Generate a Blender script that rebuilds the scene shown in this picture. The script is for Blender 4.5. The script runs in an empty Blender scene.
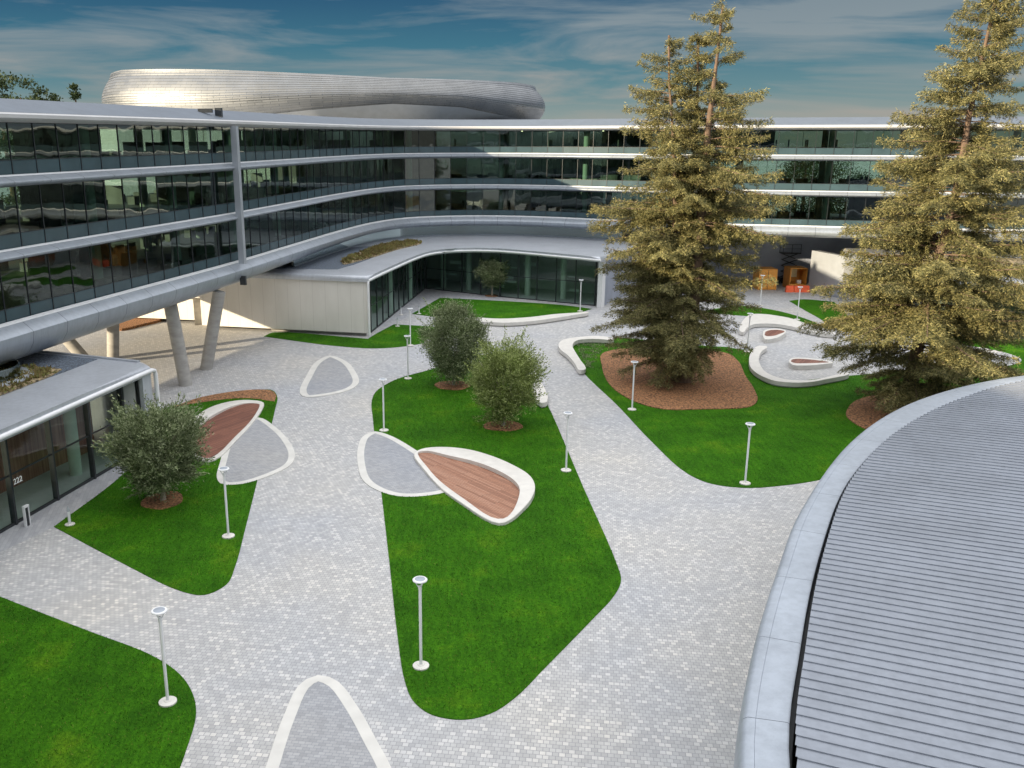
import bpy, bmesh, math, random
import numpy as np
from mathutils import Vector, Matrix
from mathutils.geometry import tessellate_polygon
R = math.radians
random.seed(7); rng = np.random.default_rng(7)
sc = bpy.context.scene
COL = sc.collection

# ------------------------------------------------------------------ camera
CAMZ, FPX, PITCH, CX, CY = 18.5, 907.1, .26643, 456., 384.
cam = bpy.data.objects.new('camera', bpy.data.cameras.new('camera')); COL.objects.link(cam)
cam.location = (0, 0, CAMZ); cam.rotation_euler = (math.pi/2-PITCH, 0, 0)
cam.data.sensor_width = 36; cam.data.lens = FPX*36/1024
cam.data.shift_x = (512-CX)/1024; cam.data.clip_start = .1; cam.data.clip_end = 3000
sc.camera = cam

# ------------------------------------------------------------------ light
SUN_EL, SUN_H = 13.3, (-.866, -.5)            # horizontal direction towards the sun
w = bpy.data.worlds.new('World'); sc.world = w; w.use_nodes = True
wt = w.node_tree; wt.nodes.clear()
def wn(t, **k):
    n = wt.nodes.new(t)
    for a, b in k.items(): setattr(n, a, b)
    return n
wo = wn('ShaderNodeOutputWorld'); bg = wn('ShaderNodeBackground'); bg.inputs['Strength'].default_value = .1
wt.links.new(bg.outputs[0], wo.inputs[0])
sky = wn('ShaderNodeTexSky'); sky.sky_type = 'NISHITA'; sky.sun_disc = False
sky.sun_elevation = R(SUN_EL); sky.sun_rotation = math.atan2(SUN_H[0], SUN_H[1])
tc = wn('ShaderNodeTexCoord'); sep = wn('ShaderNodeSeparateXYZ'); wt.links.new(tc.outputs['Generated'], sep.inputs[0])
def ramp(nt, stops, src=None):
    r = nt.nodes.new('ShaderNodeValToRGB'); e = r.color_ramp.elements
    while len(e) < len(stops): e.new(.5)
    for i, (p, c) in enumerate(stops):
        e[i].position = p; e[i].color = (*c, 1) if len(c) == 3 else c
    if src is not None: nt.links.new(src, r.inputs[0])
    return r
# clear low sky deep blue, unseen sky overhead brightened to fill the shaded court
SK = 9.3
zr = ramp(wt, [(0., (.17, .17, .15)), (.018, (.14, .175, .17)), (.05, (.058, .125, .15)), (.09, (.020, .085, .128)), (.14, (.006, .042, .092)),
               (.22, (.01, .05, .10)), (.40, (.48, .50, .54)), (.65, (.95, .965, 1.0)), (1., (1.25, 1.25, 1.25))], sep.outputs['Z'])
mp = wn('ShaderNodeMapping'); wt.links.new(tc.outputs['Generated'], mp.inputs[0]); mp.inputs['Scale'].default_value = (1.3, 1.0, 11.0)
mp.inputs['Rotation'].default_value = (0, R(5), 0)
nz = wn('ShaderNodeTexNoise'); nz.inputs['Scale'].default_value = 2.6; nz.inputs['Detail'].default_value = 9; nz.inputs['Roughness'].default_value = .58; nz.inputs['Distortion'].default_value = .5
wt.links.new(mp.outputs[0], nz.inputs[0])
cr = ramp(wt, [(.42, (0, 0, 0)), (.62, (1., 1., 1.))], nz.outputs['Fac'])
mixc = wn('ShaderNodeMix', data_type='RGBA'); wt.links.new(cr.outputs[0], mixc.inputs['Factor'])
wt.links.new(zr.outputs[0], mixc.inputs['A'])
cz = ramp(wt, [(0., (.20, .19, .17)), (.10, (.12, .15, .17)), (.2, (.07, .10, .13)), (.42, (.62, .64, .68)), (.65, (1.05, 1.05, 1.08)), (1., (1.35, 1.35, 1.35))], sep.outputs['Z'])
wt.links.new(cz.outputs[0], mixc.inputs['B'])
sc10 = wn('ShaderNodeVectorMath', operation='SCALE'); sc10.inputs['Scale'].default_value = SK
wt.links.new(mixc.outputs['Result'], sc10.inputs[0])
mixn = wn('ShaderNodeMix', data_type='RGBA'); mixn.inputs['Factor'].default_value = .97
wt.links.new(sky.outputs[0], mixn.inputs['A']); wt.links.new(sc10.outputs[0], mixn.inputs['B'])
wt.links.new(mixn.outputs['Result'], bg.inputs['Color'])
sd = bpy.data.lights.new('sun', 'SUN'); sd.energy = 4.6; sd.angle = R(.55); sd.color = (1, .83, .58)
so = bpy.data.objects.new('sun', sd); COL.objects.link(so); so.location = (-60, -30, 60)
ce = math.cos(R(SUN_EL)); sdir = Vector((SUN_H[0]*ce, SUN_H[1]*ce, math.sin(R(SUN_EL))))
so.rotation_euler = sdir.to_track_quat('Z', 'Y').to_euler()
vs = sc.view_settings; vs.view_transform = 'Standard'; vs.look = 'None'; vs.exposure = 1.0; vs.gamma = 1.0; vs.use_curve_mapping = False
sc.render.engine = 'CYCLES'
sc.cycles.max_bounces = 7; sc.cycles.transparent_max_bounces = 16; sc.cycles.glossy_bounces = 3; sc.cycles.diffuse_bounces = 3
sc.cycles.sample_clamp_indirect = 6; sc.cycles.use_denoising = True

# ------------------------------------------------------------------ geometry helpers
def ray(px, py):
    x = px-CX; y = -(py-CY)
    return (x, FPX*math.cos(PITCH)+y*math.sin(PITCH), -FPX*math.sin(PITCH)+y*math.cos(PITCH))
def G(px, py, z=0.):
    r = ray(px, py); t = (z-CAMZ)/r[2]; return (r[0]*t, r[1]*t)
def GP(pts, z=0.): return [G(*p, z) for p in pts]
def ZD(px, py, Y):
    r = ray(px, py); t = Y/r[1]; return (r[0]*t, Y, CAMZ+r[2]*t)
def crom(pts, step=None, n=6, closed=False):
    P = [np.array(p, float) for p in pts]; N = len(P); out = []
    rg = range(N) if closed else range(N-1)
    for i in rg:
        p1, p2 = P[i], P[(i+1) % N]
        p0 = P[i-1] if (closed or i > 0) else 2*p1-p2
        p3 = P[(i+2) % N] if (closed or i+2 < N) else 2*p2-p1
        d1 = max(np.linalg.norm(p1-p0), 1e-6)**.5; d2 = max(np.linalg.norm(p2-p1), 1e-6)**.5; d3 = max(np.linalg.norm(p3-p2), 1e-6)**.5
        m1 = (p2-p1)/d2-(p2-p0)/(d1+d2)+(p1-p0)/d1; m2 = (p3-p2)/d3-(p3-p1)/(d2+d3)+(p2-p1)/d2
        m1 = m1*d2; m2 = m2*d2
        for k in range(n):
            t = k/n
            out.append((2*t**3-3*t**2+1)*p1+(t**3-2*t**2+t)*m1+(-2*t**3+3*t**2)*p2+(t**3-t**2)*m2)
    if not closed: out.append(P[-1])
    if step:
        A = np.array(out); 
        if closed: A = np.vstack([A, A[:1]])
        d = np.r_[0, np.cumsum(np.linalg.norm(np.diff(A, axis=0), axis=1))]
        m = max(2, int(round(d[-1]/step))); s = np.linspace(0, d[-1], m+1)
        A = np.stack([np.interp(s, d, A[:, k]) for k in range(A.shape[1])], 1)
        if closed: A = A[:-1]
        return [tuple(a) for a in A]
    return [tuple(a) for a in out]
class MB:
    def __init__(s): s.v = []; s.f = []; s.sm = []
    def add(s, v, f, smooth=False):
        o = len(s.v); s.v += [tuple(map(float, p)) for p in v]; s.f += [tuple(i+o for i in q) for q in f]; s.sm += [smooth]*len(f)
    def box(s, c, d, rz=0., tilt=None):
        x, y, z = [k/2 for k in d]; m = Matrix.Rotation(rz, 3, 'Z')
        if tilt is not None: m = tilt @ m if False else m @ tilt
        v = [Vector(c)+m @ Vector((a*x, b*y, e*z)) for e in (-1, 1) for a, b in ((-1, -1), (1, -1), (1, 1), (-1, 1))]
        s.add(v, [(3, 2, 1, 0), (4, 5, 6, 7), (0, 1, 5, 4), (1, 2, 6, 5), (2, 3, 7, 6), (3, 0, 4, 7)])
    def seg(s, a, b, w, h):                          # horizontal bar between two 3-D points, w wide across, h high
        a = Vector(a); b = Vector(b); d = b-a; L = d.length
        if L < 1e-5: return
        q = d.to_track_quat('X', 'Z').to_matrix()
        v = [(a+b)/2+q @ Vector((i*L/2, j*w/2, k*h/2)) for k in (-1, 1) for i, j in ((-1, -1), (1, -1), (1, 1), (-1, 1))]
        s.add(v, [(3, 2, 1, 0), (4, 5, 6, 7), (0, 1, 5, 4), (1, 2, 6, 5), (2, 3, 7, 6), (3, 0, 4, 7)])
    def tube(s, pts, rad, n=12, cap=True):
        pts = [Vector(p) for p in pts]
        if not hasattr(rad, '__len__'): rad = [rad]*len(pts)
        v = []; f = []
        for i, p in enumerate(pts):
            d = (pts[min(i+1, len(pts)-1)]-pts[max(i-1, 0)]).normalized()
            a = d.orthogonal().normalized() if abs(d.z) < .9 else (Vector((1, 0, 0))-d*d.x).normalized(); b = d.cross(a)
            for k in range(n):
                t = 2*math.pi*k/n; v.append(p+(a*math.cos(t)+b*math.sin(t))*rad[i])
        for i in range(len(pts)-1):
            for k in range(n): f.append((i*n+k, i*n+(k+1) % n, (i+1)*n+(k+1) % n, (i+1)*n+k))
        s.add(v, f, True)
        if cap:
            o = len(s.v)-len(v)
            s.f += [tuple(o+k for k in range(n))[::-1], tuple(o+(len(pts)-1)*n+k for k in range(n))]; s.sm += [False, False]
    def lathe(s, prof, c=(0, 0, 0), n=20):
        v = []; f = []
        for r, z in prof:
            for k in range(n): t = 2*math.pi*k/n; v.append((c[0]+r*math.cos(t), c[1]+r*math.sin(t), c[2]+z))
        for i in range(len(prof)-1):
            for k in range(n): f.append((i*n+k, i*n+(k+1) % n, (i+1)*n+(k+1) % n, (i+1)*n+k))
        s.add(v, f, True)
    def build(s, name, mat, parent=None, sharp=35):
        me = bpy.data.meshes.new(name); me.from_pydata(s.v, [], s.f)
        me.polygons.foreach_set('use_smooth', s.sm); me.update()
        if any(s.sm): me.set_sharp_from_angle(angle=R(sharp))
        me.materials.append(mat)
        o = bpy.data.objects.new(name, me); COL.objects.link(o)
        if parent is not None: o.parent = parent
        return o
def tag(o, label=None, cat=None, group=None, kind=None):
    for k, v in (('label', label), ('category', cat), ('group', group), ('kind', kind)):
        if v: o[k] = v
    return o
def empty(name, loc=(0, 0, 0), label=None, cat=None, group=None, rz=0):
    o = bpy.data.objects.new(name, None); COL.objects.link(o); o.location = loc; o.rotation_euler = (0, 0, rz)
    o.empty_display_size = .3
    return tag(o, label, cat, group)
def bmobj(name, bm, mat, parent=None, smooth=None):
    me = bpy.data.meshes.new(name); bmesh.ops.recalc_face_normals(bm, faces=bm.faces[:]); bm.to_mesh(me); bm.free()
    me.materials.append(mat)
    if smooth: me.polygons.foreach_set('use_smooth', [True]*len(me.polygons)); me.set_sharp_from_angle(angle=R(smooth))
    o = bpy.data.objects.new(name, me); COL.objects.link(o)
    if parent is not None: o.parent = parent
    return o
def tess(bm, faces):
    for f in faces:
        vs_ = list(f.verts); tr = tessellate_polygon([[Vector((v.co.x, v.co.y, 0)) for v in vs_]]); bm.faces.remove(f)
        for t in tr:
            try: bm.faces.new([vs_[k] for k in t])
            except ValueError: pass
def prism(name, poly, z0, z1, mat, parent=None, bev=0, seg=3, smooth=None, tri=True):
    bm = bmesh.new()
    a = [bm.verts.new((p[0], p[1], z0)) for p in poly]; b = [bm.verts.new((p[0], p[1], z1)) for p in poly]
    n = len(poly)
    bm.faces.new(a[::-1]); top = bm.faces.new(b)
    for i in range(n): bm.faces.new((a[i], a[(i+1) % n], b[(i+1) % n], b[i]))
    if bev:
        bmesh.ops.bevel(bm, geom=list(top.edges), offset=bev, segments=seg, affect='EDGES', profile=.5)
    bm.normal_update(); tess(bm, [f for f in bm.faces if len(f.verts) > 4])
    return bmobj(name, bm, mat, parent, smooth)
def sheet(name, poly, z, mat, parent=None):
    bm = bmesh.new(); f = bm.faces.new([bm.verts.new((p[0], p[1], z)) for p in poly])
    tess(bm, [f]); bmesh.ops.recalc_face_normals(bm, faces=bm.faces[:])
    if sum(f.normal.z for f in bm.faces) < 0: bmesh.ops.reverse_faces(bm, faces=bm.faces[:])
    me = bpy.data.meshes.new(name); bm.to_mesh(me); bm.free(); me.materials.append(mat)
    o = bpy.data.objects.new(name, me); COL.objects.link(o)
    if parent is not None: o.parent = parent
    return o
def offset_poly(poly, d):                             # closed polygon, d > 0 shrinks
    P = np.array(poly); A = .5*np.sum(P[:, 0]*np.roll(P[:, 1], -1)-np.roll(P[:, 0], -1)*P[:, 1])
    t = np.roll(P, -1, 0)-np.roll(P, 1, 0); t /= np.linalg.norm(t, axis=1)[:, None]
    n = np.stack([-t[:, 1], t[:, 0]], 1)*(1 if A > 0 else -1)
    return [tuple(p) for p in P+n*d]
def band(name, outer, inner, z0, z1, mat, parent=None):   # closed ring with depth
    n = len(outer); m = MB(); v = [(*p, z1) for p in outer]+[(*p, z1) for p in inner]+[(*p, z0) for p in outer]+[(*p, z0) for p in inner]
    f = []
    for i in range(n):
        j = (i+1) % n
        f += [(i, j, n+j, n+i), (i, 2*n+i, 2*n+j, j), (n+i, n+j, 3*n+j, 3*n+i)]
    m.add(v, f); return m.build(name, mat, parent)

# ------------------------------------------------------------------ materials
MT = {}
def nodes(name):
    m = bpy.data.materials.new(name); m.use_nodes = True; nt = m.node_tree; b = nt.nodes['Principled BSDF']; MT[name] = m
    return m, nt, b
def tex(nt, kind, scale, coord='Object', vec=None, **k):
    c = nt.nodes.new('ShaderNodeTexCoord'); mpn = nt.nodes.new('ShaderNodeMapping'); nt.links.new(c.outputs[coord], mpn.inputs[0])
    if vec: mpn.inputs['Scale'].default_value = vec
    t = nt.nodes.new(kind); nt.links.new(mpn.outputs[0], t.inputs['Vector'])
    if 'Scale' in t.inputs: t.inputs['Scale'].default_value = scale
    for a, b in k.items(): t.inputs[a].default_value = b
    return t, mpn
def simple(name, col, rough=.6, metal=0., var=.12, scale=3., bump=0., bscale=40., vec=None, spec=None):
    m, nt, b = nodes(name)
    n, _ = tex(nt, 'ShaderNodeTexNoise', scale, vec=vec, Detail=5.)
    lo = tuple(c*(1-var) for c in col); hi = tuple(min(1, c*(1+var)) for c in col)
    r = ramp(nt, [(.3, lo), (.7, hi)], n.outputs['Fac']); nt.links.new(r.outputs[0], b.inputs['Base Color'])
    b.inputs['Roughness'].default_value = rough; b.inputs['Metallic'].default_value = metal
    if spec is not None: b.inputs['Specular IOR Level'].default_value = spec
    if bump:
        n2, _ = tex(nt, 'ShaderNodeTexNoise', bscale, Detail=4.); bp = nt.nodes.new('ShaderNodeBump'); bp.inputs['Strength'].default_value = bump; bp.inputs['Distance'].default_value = .05
        nt.links.new(n2.outputs['Fac'], bp.inputs['Height']); nt.links.new(bp.outputs[0], b.inputs['Normal'])
    return m
def mixrgb(nt, a, b, fac, mode='MIX'):
    m = nt.nodes.new('ShaderNodeMix'); m.data_type = 'RGBA'; m.blend_type = mode
    for s, k in ((a, 'A'), (b, 'B'), (fac, 'Factor')):
        if hasattr(s, 'is_linked'): nt.links.new(s, m.inputs[k])
        else: m.inputs[k].default_value = s if not isinstance(s, tuple) else (*s, 1)
    return m.outputs['Result']
def paver(name, stops, bw, bh, mortar, rot=0., ms=.012, tint=(.95, 1.0)):
    m, nt, b = nodes(name)
    t, mpn = tex(nt, 'ShaderNodeTexBrick', 1.0); mpn.inputs['Rotation'].default_value = (0, 0, rot)
    t.inputs['Color1'].default_value = (0, 0, 0, 1); t.inputs['Color2'].default_value = (1, 1, 1, 1); t.inputs['Mortar'].default_value = (.35, .35, .35, 1)
    t.inputs['Brick Width'].default_value = bw; t.inputs['Row Height'].default_value = bh; t.inputs['Mortar Size'].default_value = ms
    t.inputs['Mortar Smooth'].default_value = .3; t.offset = .5; t.offset_frequency = 2
    r = ramp(nt, stops, t.outputs['Color']); r.color_ramp.interpolation = 'LINEAR'
    n, _ = tex(nt, 'ShaderNodeTexNoise', .11, Detail=6.); n2, _ = tex(nt, 'ShaderNodeTexNoise', 1.7, Detail=8., Roughness=.7)
    rr = ramp(nt, [(.32, (.88, .90, .94)), (.68, (1.08, 1.04, .97))], n.outputs['Fac'])
    r2 = ramp(nt, [(.3, (.9, .9, .9)), (.6, (1.03, 1.03, 1.03))], n2.outputs['Fac'])
    c = mixrgb(nt, r.outputs[0], rr.outputs[0], 1., 'MULTIPLY'); c = mixrgb(nt, c, r2.outputs[0], 1., 'MULTIPLY')
    c = mixrgb(nt, c, mortar, t.outputs['Fac']); nt.links.new(c, b.inputs['Base Color'])
    bp = nt.nodes.new('ShaderNodeBump'); bp.invert = True; bp.inputs['Strength'].default_value = .35; bp.inputs['Distance'].default_value = .01
    nt.links.new(t.outputs['Fac'], bp.inputs['Height']); nt.links.new(bp.outputs[0], b.inputs['Normal'])
    b.inputs['Roughness'].default_value = .75; b.inputs['Specular IOR Level'].default_value = .3
    return m
paver('pavers', [(0, (.38, .385, .395)), (.5, (.44, .445, .455)), (.80, (.475, .48, .485)), (.87, (.535, .535, .54)), (1, (.575, .57, .56))], .20, .185, (.27, .275, .285), rot=R(8))
paver('pavers_fine', [(0, (.30, .31, .33)), (1, (.38, .39, .41))], .22, .14, (.22, .23, .25), rot=R(8), ms=.008)
paver('pavers_walk', [(0, (.36, .37, .40)), (1, (.46, .47, .49))], .6, .2, (.28, .29, .31), rot=R(77), ms=.006)
simple('white_concrete', (.62, .60, .56), .55, var=.07, scale=2., bump=.08, bscale=30)
simple('white_band', (.58, .57, .54), .6, var=.08, scale=1.3)
simple('concrete', (.36, .35, .33), .7, var=.16, scale=1.2, bump=.15, bscale=12, vec=(1, 1, 2.5))
m, nt, b = nodes('cream_wall')
t, mpn = tex(nt, 'ShaderNodeTexBrick', 1.); mpn.inputs['Rotation'].default_value = (R(90), 0, 0); t.offset = 0; t.inputs['Brick Width'].default_value = 1.25; t.inputs['Row Height'].default_value = 20.; t.inputs['Mortar Size'].default_value = .018
n, _ = tex(nt, 'ShaderNodeTexNoise', 1.2, vec=(1, 1, .3), Detail=6.); r = ramp(nt, [(.3, (.70, .675, .63)), (.7, (.76, .735, .69))], n.outputs['Fac']); c = mixrgb(nt, r.outputs[0], (.60, .57, .53), t.outputs['Fac']); nt.links.new(c, b.inputs['Base Color']); b.inputs['Roughness'].default_value = .45
simple('mulch', (.26, .125, .055), .9, var=.98, scale=8., bump=1., bscale=25)
simple('soil', (.13, .09, .05), .9, var=.4, scale=6.)
simple('bark', (.16, .10, .06), .9, var=.4, scale=4., bump=.8, bscale=9, vec=(3, 3, .6))
simple('red_bark', (.155, .105, .075), .9, var=.35, scale=3., bump=.8, bscale=9, vec=(3, 3, .5))
simple('pale_bark', (.40, .35, .28), .85, var=.3, scale=7., bump=.5, bscale=14)
simple('white_metal', (.74, .75, .76), .35, var=.03)
simple('grey_metal', (.42, .45, .49), .38, .3, var=.06, scale=1.)
simple('dark_metal', (.035, .04, .045), .4, .2, var=.2)
simple('roof_white', (.50, .50, .50), .5, var=.05, scale=.6)
simple('soffit', (.50, .50, .50), .6, var=.05)
simple('interior_floor', (.16, .15, .13), .5, var=.2, scale=.6)
simple('interior_ceiling', (.40, .41, .40), .7, var=.1, scale=.8)
simple('interior_wall', (.20, .20, .19), .7, var=.7, scale=.35)
simple('interior_column', (.50, .56, .50), .6, var=.06)
simple('passage_wall', (.30, .33, .40), .6, var=.15, scale=.5)
simple('dark_gravel', (.10, .125, .16), .8, var=.95, scale=9., bump=1., bscale=20)
simple('tan_gravel', (.27, .21, .12), .9, var=.9, scale=5., bump=1., bscale=20)
simple('orange_paint', (.66, .29, .05), .5, var=.12, scale=1.5)
simple('red_orange_paint', (.75, .10, .03), .5, var=.15, scale=3.)
simple('paper', (.80, .74, .50), .8, var=.1, scale=5)
simple('sign_white', (.85, .86, .84), .6, var=.02)
simple('desk_top', (.62, .68, .66), .5, var=.05)
# fascia cladding: fine horizontal streaks on satin metal panels
def cladding(name, col, rough=.33, metal=.55, seam=0):
    m, nt, b = nodes(name)
    n, _ = tex(nt, 'ShaderNodeTexNoise', .5, Detail=5.); r = ramp(nt, [(.3, tuple(c*.92 for c in col)), (.7, tuple(c*1.06 for c in col))], n.outputs['Fac'])
    n9, _ = tex(nt, 'ShaderNodeTexNoise', 3.5, vec=(1, 1, .25), Detail=6., Roughness=.7); rs_ = ramp(nt, [(.35, (.86, .86, .86)), (.6, (1, 1, 1))], n9.outputs['Fac']); c = mixrgb(nt, r.outputs[0], rs_.outputs[0], 1., 'MULTIPLY')
    if seam:
        tb, _ = tex(nt, 'ShaderNodeTexBrick', 1., coord='UV'); tb.offset = 0; tb.inputs['Brick Width'].default_value = seam; tb.inputs['Row Height'].default_value = 50.; tb.inputs['Mortar Size'].default_value = .022
        c = mixrgb(nt, c, tuple(k*.3 for k in col), tb.outputs['Fac'])
    nt.links.new(c, b.inputs['Base Color']); b.inputs['Roughness'].default_value = rough; b.inputs['Metallic'].default_value = metal
    n2, _ = tex(nt, 'ShaderNodeTexNoise', .8, Detail=2.); bp = nt.nodes.new('ShaderNodeBump'); bp.inputs['Strength'].default_value = .12; bp.inputs['Distance'].default_value = .1
    nt.links.new(n2.outputs['Fac'], bp.inputs['Height']); nt.links.new(bp.outputs[0], b.inputs['Normal'])
    return m
cladding('fascia', (.37, .41, .46), .38, .35, 3.0); cladding('podium_shell', (.50, .53, .58), .38, .35)
cladding('ring_shell', (.36, .40, .455), .45, .3); cladding('polished_metal', (.62, .61, .58), .22, .9)
cladding('roof_band', (.10, .125, .16), .55, .1)
# lawn
m, nt, b = nodes('lawn')
n1, _ = tex(nt, 'ShaderNodeTexNoise', .35, Detail=9., Roughness=.62); n4, _ = tex(nt, 'ShaderNodeTexNoise', 7., Detail=6., Roughness=.8); n2, _ = tex(nt, 'ShaderNodeTexNoise', 22., Detail=8., Roughness=.8); n3, mp3 = tex(nt, 'ShaderNodeTexNoise', 2.2, vec=(2.2, .35, 1), Detail=4.)
mp3.inputs['Rotation'].default_value = (0, 0, R(25))
c1 = ramp(nt, [(.3, (.020, .088, .003)), (.55, (.034, .135, .004)), (.78, (.085, .18, .006))], n1.outputs['Fac'])
c2 = ramp(nt, [(.32, (.40, .48, .4)), (.5, (1., 1., 1.)), (.70, (1.8, 1.5, 1.6))], n2.outputs['Fac'])
c3 = ramp(nt, [(.35, (.82, .85, .8)), (.65, (1.15, 1.12, 1.1))], n3.outputs['Fac'])
c = mixrgb(nt, c1.outputs[0], c2.outputs[0], 1., 'MULTIPLY'); c4 = ramp(nt, [(.36, (.66, .70, .7)), (.64, (1.35, 1.25, 1.2))], n4.outputs['Fac']); c = mixrgb(nt, c, c3.outputs[0], 1., 'MULTIPLY'); c = mixrgb(nt, c, c4.outputs[0], 1., 'MULTIPLY'); nt.links.new(c, b.inputs['Base Color'])
bp = nt.nodes.new('ShaderNodeBump'); bp.inputs['Strength'].default_value = .9; bp.inputs['Distance'].default_value = .04
nt.links.new(n2.outputs['Fac'], bp.inputs['Height']); nt.links.new(bp.outputs[0], b.inputs['Normal']); b.inputs['Roughness'].default_value = .95; b.inputs['Specular IOR Level'].default_value = .1
# timber decking
def planks(name, cols, pw, rot, gap=.08):
    m, nt, b = nodes(name)
    t, mpn = tex(nt, 'ShaderNodeTexBrick', 1.0); mpn.inputs['Rotation'].default_value = (0, 0, rot)
    t.inputs['Color1'].default_value = (0, 0, 0, 1); t.inputs['Color2'].default_value = (1, 1, 1, 1); t.inputs['Mortar'].default_value = (0, 0, 0, 1)
    t.inputs['Brick Width'].default_value = 3.2; t.inputs['Row Height'].default_value = pw; t.inputs['Mortar Size'].default_value = pw*gap; t.offset = .37
    r = ramp(nt, [(0, cols[0]), (.5, cols[1]), (1, cols[2])], t.outputs['Color'])
    n, mn = tex(nt, 'ShaderNodeTexNoise', 3., vec=(1, 14, 1), Detail=5.); mn.inputs['Rotation'].default_value = (0, 0, rot)
    rr = ramp(nt, [(.3, (.72, .72, .72)), (.7, (1.15, 1.15, 1.15))], n.outputs['Fac'])
    c = mixrgb(nt, r.outputs[0], rr.outputs[0], 1., 'MULTIPLY'); c = mixrgb(nt, c, tuple(k*.25 for k in cols[0]), t.outputs['Fac'])
    nt.links.new(c, b.inputs['Base Color']); b.inputs['Roughness'].default_value = .6
    return m
planks('deck_warm', [(.27, .12, .07), (.36, .17, .10), (.42, .22, .14)], .13, R(52))
planks('deck_dark', [(.15, .055, .035), (.21, .08, .05), (.27, .11, .07)], .13, R(-58))
m, nt, b = nodes('red_panels')
t, _ = tex(nt, 'ShaderNodeTexNoise', 2., vec=(3, 3, .15), Detail=5.); r = ramp(nt, [(.3, (.20, .07, .055)), (.7, (.45, .22, .18))], t.outputs['Fac']); nt.links.new(r.outputs[0], b.inputs['Base Color'])
# glass: tinted see-through pane with a coated, slightly wavy reflection
def glass(name, tint, base, k, wave=.02):
    m = bpy.data.materials.new(name); m.use_nodes = True; nt = m.node_tree; nt.nodes.clear(); MT[name] = m
    o = nt.nodes.new('ShaderNodeOutputMaterial'); mx = nt.nodes.new('ShaderNodeMixShader'); tr = nt.nodes.new('ShaderNodeBsdfTransparent'); gl = nt.nodes.new('ShaderNodeBsdfGlossy')
    tr.inputs[0].default_value = (*tint, 1); gl.inputs['Color'].default_value = (.82, .92, .90, 1); gl.inputs['Roughness'].default_value = .0
    fr = nt.nodes.new('ShaderNodeFresnel'); fr.inputs['IOR'].default_value = 1.5; ma = nt.nodes.new('ShaderNodeMath'); ma.operation = 'MULTIPLY_ADD'
    ma.inputs[1].default_value = k; ma.inputs[2].default_value = base; ma.use_clamp = True
    nt.links.new(fr.outputs[0], ma.inputs[0]); nt.links.new(ma.outputs[0], mx.inputs[0]); nt.links.new(tr.outputs[0], mx.inputs[1]); nt.links.new(gl.outputs[0], mx.inputs[2]); nt.links.new(mx.outputs[0], o.inputs[0])
    n, _ = tex(nt, 'ShaderNodeTexNoise', .55, vec=(1, 1, .6), Detail=1.); bp = nt.nodes.new('ShaderNodeBump'); bp.inputs['Strength'].default_value = wave; bp.inputs['Distance'].default_value = 1.
    nt.links.new(n.outputs['Fac'], bp.inputs['Height']); nt.links.new(bp.outputs[0], gl.inputs['Normal'])
    return m
glass('glass', (.36, .51, .44), .045, 1.0, .016); glass('clear_glass', (.78, .92, .86), .02, .55, .008)
glass('rear_glass', (.55, .62, .58), .05, 1., .01)
glass('rail_glass', (.16, .26, .28), .16, 1.2, .01)
simple('spandrel', (.05, .085, .10), .22, var=.15, scale=.6)
# oval screen on the roof: overlapping bright shingles
m, nt, b = nodes('shingled_metal')
t, _ = tex(nt, 'ShaderNodeTexNoise', .35, Detail=4.); r = ramp(nt, [(.3, (.19, .20, .21)), (.7, (.24, .25, .26))], t.outputs['Fac']); nt.links.new(r.outputs[0], b.inputs['Base Color'])
t2, m2 = tex(nt, 'ShaderNodeTexBrick', 1.0, coord='UV'); t2.inputs['Brick Width'].default_value = 1.6; t2.inputs['Row Height'].default_value = .45; t2.inputs['Mortar Size'].default_value = .02
t2.inputs['Color1'].default_value = (.44, .44, .44, 1); t2.inputs['Color2'].default_value = (.56, .56, .56, 1); nt.links.new(t2.outputs['Color'], b.inputs['Roughness'])
b.inputs['Metallic'].default_value = .85
def leafmat(name, cols, trans=.25):
    m, nt, b = nodes(name)
    g = nt.nodes.new('ShaderNodeNewGeometry'); r = ramp(nt, [(i/(len(cols)-1), c) for i, c in enumerate(cols)], g.outputs['Random Per Island'])
    n, _ = tex(nt, 'ShaderNodeTexNoise', .7, Detail=3.); rr = ramp(nt, [(.3, (.7, .7, .7)), (.7, (1.3, 1.3, 1.25))], n.outputs['Fac'])
    c = mixrgb(nt, r.outputs[0], rr.outputs[0], 1., 'MULTIPLY'); nt.links.new(c, b.inputs['Base Color']); b.inputs['Roughness'].default_value = .6; b.inputs['Specular IOR Level'].default_value = .25
    tl = nt.nodes.new('ShaderNodeBsdfTranslucent'); nt.links.new(c, tl.inputs['Color']); mx = nt.nodes.new('ShaderNodeMixShader'); mx.inputs[0].default_value = trans
    o = nt.nodes['Material Output']; nt.links.new(b.outputs[0], mx.inputs[1]); nt.links.new(tl.outputs[0], mx.inputs[2]); nt.links.new(mx.outputs[0], o.inputs[0])
    return m
leafmat('olive_leaf', [(.07, .10, .045), (.21, .26, .125), (.42, .46, .29)], .28)
leafmat('light_olive_leaf', [(.09, .13, .035), (.27, .33, .10), (.44, .49, .22)], .25)
leafmat('fir_leaf', [(.05, .06, .028), (.20, .19, .078), (.40, .35, .155)], .25)
leafmat('grey_fir_leaf', [(.085, .095, .05), (.14, .15, .085), (.20, .20, .12)])
leafmat('green_leaf', [(.02, .035, .012), (.04, .06, .02), (.075, .10, .04)])
M = MT

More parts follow.
